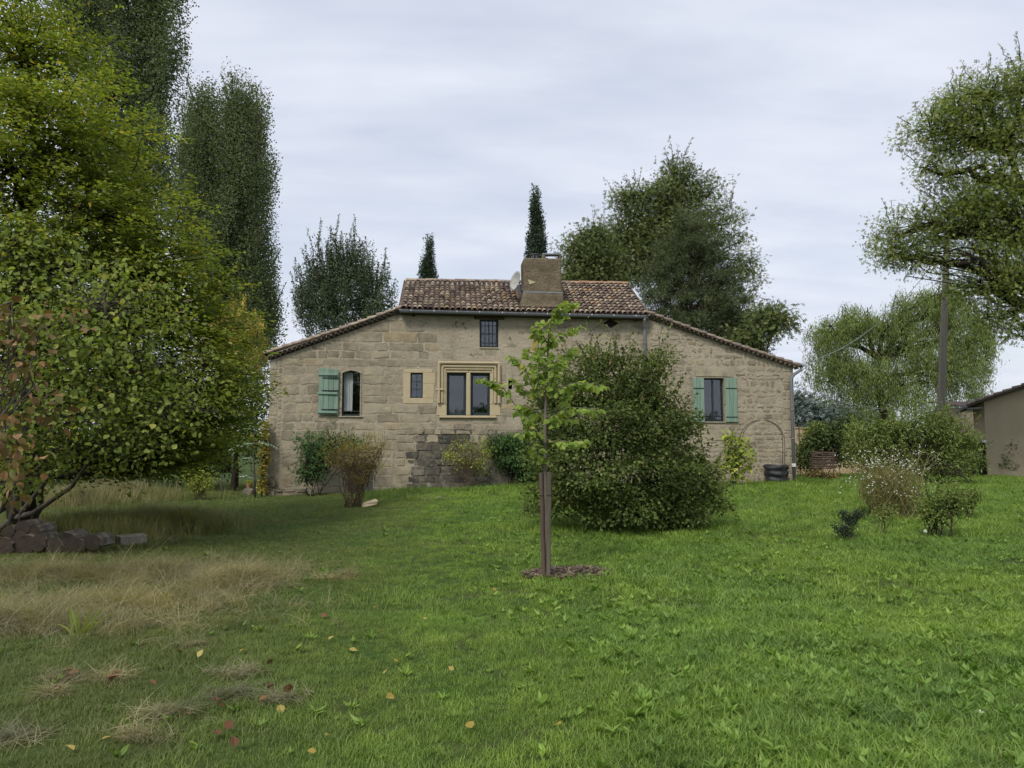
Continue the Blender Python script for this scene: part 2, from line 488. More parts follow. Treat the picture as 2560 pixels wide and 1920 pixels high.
def facade_mesh():
    acc = Acc()
    loops = [outer] + holes
    flat = [p for l in loops for p in l]
    tri = tessellate_polygon([[Vector((p[0], p[1], 0)) for p in l] for l in loops])
    acc.add([(p[0], 0, p[1]) for p in flat], T=[t for t in tri])
    for h in holes:          # reveals
        n = len(h)
        V = [(p[0], 0, p[1]) for p in h] + [(p[0], 0.34, p[1]) for p in h]
        acc.add(V, Q=[(i, (i + 1) % n, n + (i + 1) % n, n + i) for i in range(n)])
    D = 5.9                   # side and back walls
    n = len(outer)
    V = [(p[0], 0, p[1]) for p in outer] + [(p[0], D, p[1]) for p in outer]
    acc.add(V, Q=[(0, n, n + n - 1, n - 1), (1, 2, n + 2, n + 1)])
    acc.add([(uL, D, ZB), (uR, D, ZB)] + [(p[0], D, p[1]) for p in top_pts[::-1]],
            T=[(0, 1, 2), (0, 2, 3), (0, 3, 4), (0, 4, 5), (0, 5, 6), (0, 6, 7)])
    return acc
wall = facade_mesh().build('wall', house, M_MOR)
wall['label'] = 'pale lime mortar wall face holding the stones'

# ---- stones
STONES = []     # (area, quad, v, proud, rnd, mat, soft)
def stone_geo(acc, quad, v, proud, rnd, soft=0.13, jit=0.012):
    q = np.array(quad, float); c = q.mean(0)
    mn = min(np.linalg.norm(q[1] - q[0]), np.linalg.norm(q[3] - q[0]))
    out = []
    for k in range(4):
        a, b2 = q[k], q[(k + 1) % 4]
        L = np.linalg.norm(b2 - a); e = min(0.45, soft * mn / L)
        for t in (e, 0.5, 1 - e):
            out.append(a + (b2 - a) * t)
    out = np.array(out) + rng.normal(0, jit * min(1, mn / 0.25), (12, 2))
    ins = out + (c - out) / np.linalg.norm(c - out, axis=1)[:, None] * min(0.022, 0.12 * mn)
    n = 12
    fr = -proud + rng.normal(0, 0.0035, n)
    V = np.concatenate([np.column_stack([out[:, 0], np.full(n, v + 0.03), out[:, 1]]),
                        np.column_stack([ins[:, 0], v + fr, ins[:, 1]]),
                        [[c[0], v - proud - rng.uniform(0, 0.008), c[1]]]])
    i = np.arange(n); j = (i + 1) % n
    acc.add(V, T=np.stack([n + i, n + j, np.full(n, 2 * n)], 1), Q=np.stack([i, j, n + j, n + i], 1), rnd=rnd)
EXCL = [rect(848, 918, 907, 1047), rect(1008, 922, 1090, 1010), rect(1094, 906, 1250, 1046), rect(1184, 789, 1261, 873),
        rect(1733, 914, 1839, 1062), rect(1269, 949, 1283, 975), rect(1506, 796, 1548, 821), rect(1027, 780, 1040, 793), rect(855, 1163, 942, 1250)]
def lay(u0, u1, z0, z1, h, w, joint, jit, mat, v=0.0, proud=(0.006, 0.02), soft=0.13, topf=top_z, excl=EXCL, store=None, skip=0.0, slope=0.0):
    store = STONES if store is None else store
    z = z0; row = 0
    while z < z1:
        hh = rng.uniform(*h)
        if z + hh > z1 - 0.4 * h[0]: hh = z1 - z
        bl = sorted((e[0], e[2]) for e in excl if min(e[3], z + hh) - max(e[1], z) > 0.06)
        segs = []; a = u0
        for e0, e1 in bl:
            if e0 > a: segs.append((a, min(e0, u1)))
            a = max(a, e1)
        if a < u1: segs.append((a, u1))
        for s0, s1 in segs:
            if s1 - s0 < 0.06: continue
            ws = []; t = 0
            while t < s1 - s0:
                ww = rng.uniform(*w); ws.append(ww); t += ww
            if len(ws) > 1 and rng.random() < 0.5: ws = ws[:-1]
            ws = np.array(ws) * (s1 - s0) / sum(ws)
            a = s0
            for ww in ws:
                b2 = a + ww
                g = joint * rng.uniform(0.5, 1.4)
                zl, zr = min(z + hh, topf(a) - 0.02), min(z + hh, topf(b2) - 0.02)
                cut = min(zl, zr)
                if cut - z > 0.07 and rng.random() > skip:
                    dz = rng.normal(0, 0.5 * jit, 4)
                    quad = [(a + g / 2, z + g / 2 + dz[0]), (b2 - g / 2, z + g / 2 + dz[1]), (b2 - g / 2 + rng.normal(0, jit), zr - g / 2 + dz[2]), (a + g / 2 + rng.normal(0, jit), zl - g / 2 + dz[3])]
                    store.append(((ww - g) * (cut - z - g), quad, v, rng.uniform(*proud), rng.random(), mat, soft))
                a = b2
        z += hh; row += 1
uW = FU(706, 1000)
uM = FU(1332, 850); uJ = FU(1621, 850)
uC0 = FU(985, 1080)
# left wing and centre: big squared blocks
lay(uW, FU(1180), FZ(1245, 720), 7.2, (0.23, 0.37), (0.34, 0.78), 0.028, 0.016, 'a', proud=(0.003, 0.017))
lay(FU(1180), uM, FZ(1080), 7.2, (0.18, 0.32), (0.26, 0.66), 0.04, 0.018, 'a', skip=0.25, proud=(0.0, 0.012))
lay(uM, uJ - 0.12, -0.1, 7.2, (0.12, 0.26), (0.20, 0.55), 0.06, 0.025, 'r', proud=(0.003, 0.016), soft=0.2, skip=0.10)
# right wing: rubble with squared quoins
lay(uJ + 0.06, uR - 0.42, -0.1, 7.2, (0.11, 0.27), (0.13, 0.42), 0.055, 0.036, 'r', proud=(0.002, 0.02), soft=0.28, skip=0.08)
zq = -0.1; k = 0
while zq < top_z(uR) - 0.2:
    hq = rng.uniform(0.26, 0.42); wq = 0.40 if k % 2 else 0.27
    a = uR - wq
    if wq < 0.35:
        lay(uR - 0.42, a, zq, zq + hq, (0.12, 0.2), (0.1, 0.16), 0.03, 0.012, 'r', proud=(0.01, 0.025), soft=0.22)
    zt = min(zq + hq, top_z(a) - 0.03, top_z(uR) - 0.03)
    STONES.append((wq * hq, [(a + 0.01, zq + 0.01), (uR - 0.003, zq + 0.01), (uR - 0.003, zt - 0.01), (a + 0.01, zt - 0.01)], 0.0, 0.018, rng.random() * 0.9, 'a', 0.08))
    zq += hq; k += 1
# left strip: tall blocks, then the column of small packing stones
lay(uL, FU(693), FZ(1196, 680), 7.2, (0.35, 0.75), (0.4, 0.5), 0.02, 0.008, 'a')
lay(FU(694), FU(705), FZ(1230, 700), 7.2, (0.07, 0.24), (0.2, 0.3), 0.022, 0.006, 'a', proud=(0.0, 0.012), soft=0.25)
# lintel and blocks above the right window
rr = rect(1736, 917, 1834, 943)
STONES.append((9, rpts(rr), 0.0, 0.02, 0.62, 'a', 0.04))
rr = rect(1775, 1064, 1815, 1102)
STONES.append((8, rpts(rr), 0.0, 0.016, 0.7, 'a', 0.08))

STONES = [s for s in STONES if not (s[1][0][1] < 1.0 and FU(985) < s[1][0][0] < FU(1345))]   # behind the plinth
# the middle of the upper wall is mostly rendered over: few stones show there
_a, _b = rect(1075, 790, 1330, 905), rect(1010, 870, 1180, 925)
def _hid(s):
    c = np.mean(np.array(s[1]), axis=0)
    return any(r[0] < c[0] < r[2] and r[1] < c[1] < r[3] for r in (_a, _b)) and rng.random() < 0.55
STONES = [s for s in STONES if s[0] > 7 or not _hid(s)]
STONES.sort(key=lambda s: -s[0])
MM = {'a': M_ASH, 'r': M_RUB, 'd': M_DRK}
def put_stones(lst, parent, nmax=300):
    for s in lst[:nmax]:
        a = Acc(); stone_geo(a, s[1], s[2], s[3], s[4], s[6])
        a.build('stone', parent, MM[s[5]])
    for key in 'ard':
        rest = [s for s in lst[nmax:] if s[5] == key]
        if rest:
            a = Acc()
            for s in rest: stone_geo(a, s[1], s[2], s[3], s[4], s[6])
            tag(a.build('small_stones', parent, MM[key]), kind='stuff')
put_stones(STONES, wall)

# ---- projecting lichened base below the mullioned window, and the foot of the left corner
VB = -0.16
base_t = FZ(1074, 1150, VB)
b0, b1 = FU(992, 1150, VB), FU(1338, 1150, VB)
def bv(z): return -0.02 - 0.14 * (base_t - z) / 2.0
acc = Acc()
acc.add([(b0 - 0.16, bv(ZB), ZB), (b1, bv(ZB), ZB), (b1, bv(base_t), base_t), (b0 + 0.02, bv(base_t), base_t), (b0 - 0.22, 0.05, ZB), (b1, 0.05, ZB), (b1, 0.05, base_t + 0.05), (b0 - 0.02, 0.05, base_t + 0.05)],
        Q=[(0, 1, 2, 3), (3, 2, 6, 7), (0, 3, 7, 4), (1, 5, 6, 2)])
plinth = acc.build('wall_base', house, M_DRK)
a = Acc(); bw_ = b0 + 0.42
a.add([(b0 - 0.18, bv(ZB) - 0.012, ZB), (bw_, bv(ZB) - 0.012, ZB), (bw_ + 0.3, bv(base_t) - 0.012, base_t), (b0, bv(base_t) - 0.012, base_t), (b0 - 0.26, 0.05, ZB), (b0 - 0.05, 0.05, base_t + 0.06)], Q=[(0, 1, 2, 3), (0, 3, 5, 4)])
a.build('rendered_edge', plinth, M_RUB)
plinth['label'] = 'dark lichened projecting base of the wall'
BS = []
lay(b0 - 0.05, b1, 0.1, base_t, (0.20, 0.34), (0.28, 0.66), 0.03, 0.02, 'd', v=VB - 0.01, proud=(0.005, 0.045), topf=lambda u: 9, excl=[rect(1226, 1158, 1250, 1235, VB)], store=BS)
def _mt(s):
    c = np.mean(np.array(s[1]), axis=0); t = (base_t - c[1]) / 0.7 + 0.10 * rng.normal()
    e = (c[0] - b0) / 0.6 + 0.10 * rng.normal()
    return s[:2] + (bv(c[1]),) + s[3:5] + (('a' if (t < 0.45 or e < 0.7) else 'd'),) + s[6:]
BS = [_mt(s) for s in BS]
BS.sort(key=lambda s: -s[0])
put_stones(BS, plinth)
FT = []
fr_ = rect(664, 1196, 699, 1252, -0.12)
foot = Acc().box((fr_[0], -0.12, ZB), (FU(772), 0.0, FZ(1222, 720, -0.1))).build('wall_foot', house, M_DRK)
lay(fr_[0], FU(697), ZB + 0.35, FZ(1196, 680), (0.36, 0.4), (0.5, 0.6), 0.02, 0.012, 'd', v=-0.12, proud=(0.02, 0.05), topf=lambda u: 9, excl=[], store=FT)
lay(FU(698), FU(772), ZB + 0.3, FZ(1222, 720), (0.12, 0.18), (0.16, 0.34), 0.03, 0.015, 'd', v=-0.12, proud=(0.02, 0.05), topf=lambda u: 9, soft=0.22, excl=[], store=FT)
put_stones(FT, foot)

# ---- windows
def room(parent, r, v=0.33, d=1.3):
    u0, z0, u1, z1 = r
    m = 0.25
    a = Acc()
    V = [(u0-m, v, z0-m), (u1+m, v, z0-m), (u1+m, v, z1+m), (u0-m, v, z1+m), (u0-m, v+d, z0-m), (u1+m, v+d, z0-m), (u1+m, v+d, z1+m), (u0-m, v+d, z1+m)]
    a.add(V, Q=[(4,5,6,7), (0,1,5,4), (1,2,6,5), (2,3,7,6), (3,0,4,7)])
    return a.build('dark_room', parent, M_ROOM)
def ring(r, w, v0, v1, bev=0.006):
    u0, z0, u1, z1 = r
    a = Acc()
    a.bevbox((u0, v0, z0), (u0 + w, v1, z1), bev); a.bevbox((u1 - w, v0, z0), (u1, v1, z1), bev)
    a.bevbox((u0 + w, v0, z0), (u1 - w, v1, z0 + w * 1.25), bev); a.bevbox((u0 + w, v0, z1 - w), (u1 - w, v1, z1), bev)
    return a
def pane(parent, r, v):
    u0, z0, u1, z1 = r
    return Acc().box((u0, v, z0), (u1, v + 0.006, z1)).build('pane', parent, M_GLS)
def window(r, v=0.2, fw=0.055, cols=1, rows=1, label=None, bar=0.022):
    u0, z0, u1, z1 = r
    w = bpy.data.objects.new('window', None); COL.objects.link(w); w.parent = house
    if label: w['label'] = label
    ring(r, fw, v, v + 0.06).build('frame', w, M_FRM)
    iu0, iz0, iu1, iz1 = u0 + fw, z0 + fw * 1.25, u1 - fw, z1 - fw
    cw, ch = (iu1 - iu0) / cols, (iz1 - iz0) / rows
    for i in range(1, cols):
        Acc().bevbox((iu0 + i*cw - bar/2, v + 0.008, iz0), (iu0 + i*cw + bar/2, v + 0.05, iz1), 0.004).build('glazing_bar', w, M_FRM)
    for j in range(1, rows):
        Acc().bevbox((iu0, v + 0.011, iz0 + j*ch - bar/2), (iu1, v + 0.047, iz0 + j*ch + bar/2), 0.004).build('glazing_bar', w, M_FRM)
    for i in range(cols):
        for j in range(rows):
            pane(w, (iu0 + i*cw, iz0 + j*ch, iu0 + (i+1)*cw, iz0 + (j+1)*ch), v + 0.028)
    room(w, r)
    return w
# A arched window with curtain and low rail
wA = window((WA[0], WA[1], WA[2], WA[3]), 0.11, 0.05, 1, 1, 'arched window with pale curtain', 0.05)
a = Acc(); cu0, cu1 = WA[0] + 0.06, WA[0] + 0.34
n = 40; us = np.linspace(cu0, cu1, n); vv = 0.20 + 0.012 * np.sin(np.linspace(0, 30, n)) + 0.01 * np.sin(np.linspace(0, 11, n))
V = np.concatenate([np.column_stack([us, vv, np.full(n, WA[1] + 0.18)]), np.column_stack([us, vv, np.full(n, WA[3] - 0.03)])])
i = np.arange(n - 1)
a.add(V, Q=np.stack([i, i + 1, n + i + 1, n + i], 1)).build('curtain', wA, M_CURT, smooth=True)
a = Acc(); zr = WA[1] + 0.16
a.tube([(WA[0] - 0.01, 0.06, zr), (WA[2] + 0.01, 0.06, zr)], 0.012, 6)
a.tube([(WA[0] + 0.33, 0.06, WA[1]), (WA[0] + 0.33, 0.06, zr)], 0.009, 6)
a.build('rail', wA, M_IRON)
ar = arch((WA[0] - 0.005, WA[1], WA[2] + 0.005, WA[3] + 0.005), 0.10)
a = Acc(); pts = [(p[0], -0.012, p[1]) for p in ar[1:]] + [(WA[0] - 0.005, -0.012, WA[1])]
a.tube(pts, 0.028, 6).build('surround', wA, M_MOR)
Acc().bevbox((WA[0] - 0.08, -0.05, WA[1] - 0.05), (WA[2] + 0.08, 0.2, WA[1] - 0.002), 0.012).build('sill', wA, M_ASH)
# B small window in new cream stonework
wB = window(WB, 0.10, 0.04, 2, 3, 'small six pane window in cream stone', 0.018)
sB = rect(1008, 923, 1088, 1009)
def block(parent, r, v0=-0.012, v1=0.09, mat=None, c=0.008, rnd=0.5, name='block'):
    return Acc().bevbox((r[0], v0, r[1]), (r[2], v1, r[3]), c, rnd).build(name, parent, mat or M_CRM)
block(wB, (sB[0], WB[3], sB[2] - 0.1, sB[3]))
block(wB, (sB[0], WB[1], WB[0], WB[3] - 0.004)); zc = (WB[1] + WB[3]) / 2 + 0.06
block(wB, (WB[2], zc, sB[2], WB[3] - 0.004)); block(wB, (WB[2], WB[1], sB[2] - 0.04, zc - 0.004))
block(wB, (sB[0], sB[1], sB[2] - 0.05, WB[1] - 0.004), v0=-0.014)
# C mullioned window with hood mould
uc = 0.5 * (WC[0] + WC[2]); mw = 0.075
wC1 = window((WC[0], WC[1], uc - mw, WC[3]), 0.17, 0.085, 1, 1, 'tall casement on the left of the stone mullion')
wC2 = window((uc + mw, WC[1], WC[2], WC[3]), 0.17, 0.085, 1, 1, 'tall casement on the right of the stone mullion')
sur = bpy.data.objects.new('window_surround', None); COL.objects.link(sur); sur.parent = house
sur['label'] = 'moulded cream stone surround with mullion and hood mould'
Acc().bevbox((uc - mw, -0.03, WC[1]), (uc + mw, 0.24, WC[3]), 0.03).build('mullion', sur, M_CRM)
oC = rect(1097, 908, 1247, 1040)
zs = FZ(1008, 1170)
for (a0, a1) in ((oC[0] + 0.06, WC[0]), (WC[2], oC[2] - 0.06)):
    nb = 4; zz0 = WC[1]
    for k in range(nb):
        z1b = zz0 + (WC[3] - WC[1]) / nb
        ex = 0.12 if k == 0 else 0.0
        block(sur, (a0 - (ex if a0 < uc else 0), zz0 + 0.003, a1 + (ex if a0 > uc else 0), z1b), v0=-0.02 - 0.004 * (k % 2), v1=0.2, c=0.014, name='jamb_stone')
        zz0 = z1b
block(sur, (oC[0] + 0.06, WC[3] + 0.003, uc - 0.003, oC[3] - 0.06), v0=-0.024, v1=0.2, c=0.012, name='lintel_stone')
block(sur, (uc + 0.003, WC[3] + 0.003, oC[2] - 0.06, oC[3] - 0.06), v0=-0.022, v1=0.2, c=0.012, name='lintel_stone')
a = Acc()
for off, vv_, rr_ in ((0.0, -0.085, 0.055), (0.12, -0.05, 0.045), (0.21, -0.035, 0.03)):
    zt = oC[3] - off; ul, ur = oC[0] + off, oC[2] - off
    a.tube([(ul, vv_ + 0.01, zs + 0.1 * off), (ul, vv_, zt), ], rr_, 6); a.tube([(ul - rr_ * 0.4, vv_, zt), (ur + rr_ * 0.4, vv_, zt)], rr_, 6)
    a.tube([(ur, vv_ + 0.01, zs + 0.1 * off), (ur, vv_, zt)], rr_, 6)
a.build('hood_mould', sur, M_CRM)
for uu in (oC[0] + 0.04, oC[2] - 0.04):
    zst = FZ(975, 1170)
    block(sur, (uu - 0.13, zst - 0.03, uu + 0.13, zst + 0.03), v0=-0.13, v1=0.0, c=0.02, name='label_stop')
Acc().bevbox((WC[0] - 0.25, -0.09, WC[1] - 0.09), (WC[2] + 0.22, 0.2, WC[1] - 0.003), 0.02).build('sill', sur, M_CRM)
# D upper window with lintel beam and iron bars
wD = window(WD, 0.09, 0.05, 2, 2, 'upper window behind an iron grille', 0.03)
lb = rect(1185, 792, 1261, 799)
Acc().bevbox((lb[0], -0.03, WD[3] + 0.003), (lb[2], 0.2, WD[3] + 0.10), 0.01).build('lintel_beam', wD, M_BEAM)
for k in range(5):
    uu = WD[0] + 0.06 + k * (WD[2] - WD[0] - 0.12) / 4
    Acc().tube([(uu, 0.03, WD[1]), (uu, 0.03, WD[3])], 0.008, 5).build('iron_bar', wD, M_IRON)
for zf in (0.18, 0.8):
    zz_ = WD[1] + zf * (WD[3] - WD[1])
    Acc().tube([(WD[0], 0.03, zz_), (WD[2], 0.03, zz_)], 0.007, 5).build('iron_bar', wD, M_IRON)
Acc().bevbox((WD[0] - 0.02, -0.04, WD[1] - 0.04), (WD[2] + 0.02, 0.1, WD[1] - 0.002), 0.01).build('sill', wD, M_CRM)
# E right window
wE = window(WE, 0.14, 0.055, 2, 1, 'right wing window between two open green shutters', 0.06)
a = Acc(); a.tube([(WE[0], 0.03, WE[1] + 0.20), (WE[2], 0.03, WE[1] + 0.20)], 0.011, 6)
for k in range(1, 4):
    uu = WE[0] + k * (WE[2] - WE[0]) / 4
    a.tube([(uu, 0.03, WE[1]), (uu, 0.03, WE[1] + 0.2)], 0.007, 5)
a.build('rail', wE, M_IRON)
Acc().bevbox((WE[0] - 0.06, -0.05, WE[1] - 0.05), (WE[2] + 0.06, 0.14, WE[1] - 0.002), 0.012).build('sill', wE, M_ASH)
# slot, diamond recess, putlog hole, cellar door
for nm, r in (('slot', SL), ('putlog_hole', PH1)):
    room(house, r, 0.33, 0.4).name = nm
a = Acc(); a.add([(p[0], 0.14, p[1]) for p in DM], Q=[(0, 1, 2, 3)]); a.build('diamond_vent', house, M_ROOM)
Acc().bevbox((PH2[0], -0.07, PH2[1] - 0.02), (PH2[2], 0.1, PH2[3] + 0.03), 0.008).build('beam_end', house, M_BEAM)
cd = bpy.data.objects.new('cellar_door', None); COL.objects.link(cd); cd.parent = house
cd['label'] = 'low grey plank cellar door behind the broom bush'
M_GRYW = m_simple('grey_door_paint', (0.10, 0.115, 0.11), (0.15, 0.165, 0.155), 3, 0.8, 0.4, 0.006, stretch=(6, 6, 0.5))
nb = 5
for k in range(nb):
    w_ = (CD[2] - CD[0]) / nb
    Acc().bevbox((CD[0] + k * w_ + 0.003, 0.08, CD[1]), (CD[0] + (k + 1) * w_ - 0.003, 0.12, CD[3]), 0.006).build('plank', cd, M_GRYW)
Acc().bevbox((CD[0] - 0.1, -0.03, CD[3] + 0.002), (CD[2] + 0.1, 0.1, CD[3] + 0.1), 0.01).build('lintel_beam', cd, M_BEAM)

# ---- shutters
def shutter(r, n, battens, label, lean=0.0, arched=0.0, over=0.0, hinge=True):
    s = bpy.data.objects.new('shutter', None); COL.objects.link(s); s.parent = house; s['label'] = label
    u0, z0, u1, z1 = r; w = (u1 - u0) / n
    for k in range(n):
        ua, ub = u0 + k * w + 0.003, u0 + (k + 1) * w - 0.003
        t = ((ua + ub) / 2 - u0) / (u1 - u0)
        zt = z1 - arched * (1 - math.sin(math.pi * min(1, t * 0.55 + 0.45)))
        Acc().bevbox((ua, -0.085 - lean * (1 - t), z0), (ub, -0.055 - lean * (1 - t), zt), 0.005, rnd=rng.random()).build('plank', s, M_SHU)
    for zb in battens:
        Acc().bevbox((u0 - over, -0.12 - lean, zb - 0.035), (u1 - 0.04, -0.088 - lean, zb + 0.035), 0.008, rnd=0.7).build('batten', s, M_SHU)
        if hinge:
            Acc().bevbox((u0 + 0.1, -0.105 - lean, zb + (-0.12 if zb > (z0 + z1) / 2 else 0.09)), (u1 + 0.03, -0.092 - lean * 0.3, zb + (-0.10 if zb > (z0 + z1) / 2 else 0.11)), 0.004).build('strap_hinge', s, M_IRON)
    return s
SA = rect(798, 921, 847, 1037)
shutter(SA, 4, [FZ(937, 820), FZ(984, 820), FZ(1031, 820)], 'open green plank shutter with three battens left of the arched window', 0.03, 0.05, 0.06)
SE1 = rect(1731, 945, 1759, 1055); SE2 = rect(1812, 945, 1841, 1055)
for r_, lb_ in ((SE1, 'green plank shutter half hidden by the big bush'), (SE2, 'green plank shutter toward the downpipe corner')):
    s = shutter(r_, 3, [], lb_)
    for zb in (0.11, 0.76):
        zz_ = r_[1] + zb * (r_[3] - r_[1])
        Acc().bevbox((r_[0] + 0.01, -0.099, zz_ - 0.016), (r_[2] - 0.005, -0.087, zz_ + 0.016), 0.003).build('strap_hinge', s, M_FRM)

# ---- clay tiles
def tile_mesh(r0, r1, L, rnd, arc=math.pi, n=6, th=0.016):
    a = Acc(); t = np.linspace((math.pi - arc) / 2, (math.pi + arc) / 2, n + 1)
    def arcv(r, y, dz=0): return np.column_stack([r * np.cos(t), np.full(n + 1, y), r * np.sin(t) + dz])
    V = np.concatenate([arcv(r0, 0), arcv(r1, L), arcv(r0 - th, 0), arcv(r1 - th, L)])
    i = np.arange(n); m = n + 1
    Q = np.concatenate([np.stack([i, i+1, m+i+1, m+i], 1), np.stack([i, 2*m+i, 2*m+i+1, i+1], 1), np.stack([2*m+i, 3*m+i, 3*m+i+1, 2*m+i+1], 1)])
    a.add(V, Q=Q, rnd=rnd)
    return a.mesh('tile', M_TILE, smooth=True)
NT = 36
TILES = [tile_mesh(0.097 + rng.normal(0, 0.004), 0.066, 0.40, (k + 0.5) / NT) for k in range(NT)]
def tile_obj(me, parent, pos, ydir, zdir, name='tile', yawj=0.02):
    y = np.array(ydir, float); y /= np.linalg.norm(y); z = np.array(zdir, float); z -= y * np.dot(y, z); z /= np.linalg.norm(z)
    x = np.cross(y, z)
    j = rng.normal(0, yawj); x, y = x * math.cos(j) + y * math.sin(j), y * math.cos(j) - x * math.sin(j)
    M = Matrix(((x[0], y[0], z[0], pos[0]), (x[1], y[1], z[1], pos[1]), (x[2], y[2], z[2], pos[2]), (0, 0, 0, 1)))
    o = bpy.data.objects.new(name, me); o.parent = parent; o.matrix_local = M; COL.objects.link(o)
    return o
def tile_join(acc, me_idx, pos, ydir, zdir, yawj=0.02):
    me = TILES[me_idx]
    n = len(me.vertices); co = np.empty(n * 3, np.float32); me.vertices.foreach_get('co', co); co = co.reshape(-1, 3)
    y = np.array(ydir, float); y /= np.linalg.norm(y); z = np.array(zdir, float); z -= y * np.dot(y, z); z /= np.linalg.norm(z)
    x = np.cross(y, z)
    q = np.empty(len(me.polygons) * 4, np.int32); me.polygons.foreach_get('vertices', q)
    acc.add(np.array(pos) + co[:, :1] * x + co[:, 1:2] * y + co[:, 2:] * z, Q=q.reshape(-1, 4), rnd=(me_idx + 0.5) / NT)

VE, VR = -0.30, 2.75
e0, e1 = F(1001, 771, VE), F(1621, 786, VE)
r0_, r1_ = F(1026, 702, VR), F(1586, 710, VR)
def roofpt(t, s):       # t along the eave 0..1, s up the slope 0..1
    a = e0 + (e1 - e0) * t; c = np.array([a[0], VR, r0_[2] + (r1_[2] - r0_[2]) * t])
    return a + (c - a) * s
sd = roofpt(0.5, 1) - roofpt(0.5, 0); SLEN = np.linalg.norm(sd); sd /= SLEN
nrm = np.array([0, -sd[2], sd[1]])
roof = Acc()
# boarding (both slopes) and the gable ends
q0, q1, q2, q3 = roofpt(0, 0), roofpt(1, 0), roofpt(1, 1), roofpt(0, 1)
dn = np.array([0, 0, -0.09])
bk0, bk1 = q0.copy(), q1.copy(); bk0[1] = bk1[1] = 2 * VR - VE
roof.add([q0 + dn, q1 + dn, q2 + dn, q3 + dn, bk0 + dn, bk1 + dn], Q=[(0, 1, 2, 3), (3, 2, 5, 4)])
roof.add([q0 + dn * 1.8, q1 + dn * 1.8, q1 + dn, q0 + dn, q0 + dn * 1.8 + [0, .3, .0], q1 + dn * 1.8 + [0, .3, 0]], Q=[(0, 1, 2, 3), (0, 4, 5, 1)])
for tt_ in (0.004, 0.996):
    p = roofpt(tt_, (0.06 - VE) / (VR - VE)); q = roofpt(tt_, 1.0)
    b_ = p.copy(); b_[1] = 2 * VR - p[1]
    roof.add([p + dn, q + dn, b_ + dn, p + [0, 0, -1.1], b_ + [0, 0, -1.1]], T=[(0, 1, 2), (0, 2, 3), (2, 4, 3)])
M_BOARD = m_simple('roof_bed', (0.05, 0.038, 0.03), (0.09, 0.07, 0.055), 6, 0.95, 0.5)
roof = roof.build('roof', house, M_BOARD)
roof['label'] = 'weathered canal tile roof over the middle of the house'
ncol = 46; nrow = int(SLEN / 0.30)
ux = np.array([1.0, 0, 0])
chu0, chu1 = FU(1303, 740, 0.1), FU(1410, 740, 0.1)
placed = 0; rest = Acc(); chan = Acc()
dest = []
for r_ in range(nrow + 1):
    for c_ in range(ncol):
        t = (c_ + 0.5) / ncol
        s = (r_ * 0.30 + rng.normal(0, 0.012)) / SLEN
        if s > 0.985: continue
        p = roofpt(t, s) + nrm * (-0.005 + 0.012 * rng.random())
        p[0] += rng.normal(0, 0.006)
        if chu0 - 0.05 < p[0] < chu1 + 0.05 and p[1] > 0.0: continue
        dest.append((s, p))
for k, (s, p) in enumerate(dest):
    mi = int(np.clip(rng.beta(1.7, 1.6) * NT, 0, NT - 1))
    if rng.random() < 0.06: mi = NT - 1 - int(rng.random() * 3)
    yd = sd + nrm * (-0.10)
    if k < 300: tile_obj(TILES[mi], roof, p, yd, nrm)
    else: tile_join(rest, mi, p, yd, nrm)
tag(rest.build('upper_tiles', roof, M_TILE, smooth=True), kind='stuff')
for c_ in range(ncol + 1):      # channel tiles between the cover tiles
    t = c_ / ncol
    for r_ in range(nrow + 1):
        s = (r_ * 0.30 - 0.03) / SLEN
        if s > 0.95: continue
        p = roofpt(t, s) + nrm * 0.0
        if chu0 - 0.02 < p[0] < chu1 + 0.02 and p[1] > 0.0: continue
        tt = np.linspace(math.pi * 1.12, math.pi * 1.88, 5)
        X = 0.088 * np.cos(tt); Z = 0.088 * np.sin(tt) + 0.035
        V = np.concatenate([p + X[:, None] * ux + Z[:, None] * nrm, p + sd * 0.36 + X[:, None] * ux * 0.85 + (Z + 0.0)[:, None] * nrm])
        i = np.arange(4)
        chan.add(V, Q=np.stack([i, i + 1, 5 + i + 1, 5 + i], 1), rnd=0.05 + 0.3 * rng.random())
tag(chan.build('channel_tiles', roof, M_TILE, smooth=True), kind='stuff')
rm = [tile_mesh(0.105, 0.098, 0.42, v_) for v_ in (0.2, 0.35, 0.5, 0.62, 0.7, 0.8)]
ro = [tile_mesh(0.105, 0.098, 0.42, v_) for v_ in (0.972, 0.965)]
rl = np.linalg.norm(q2 - q3); nr_ = int(rl / 0.36)
for k in range(nr_):
    t = k / nr_
    p = roofpt(t, 1) + np.array([0, 0, -0.005 + rng.normal(0, 0.006)])
    tile_obj(ro[k % 2] if (k > nr_ * 0.72 and rng.random() < 0.7) else rm[rng.integers(6)], roof, p, ux + np.array([0, 0, (q2 - q3)[2] / rl]), (0, 0, 1), 'ridge_tile')
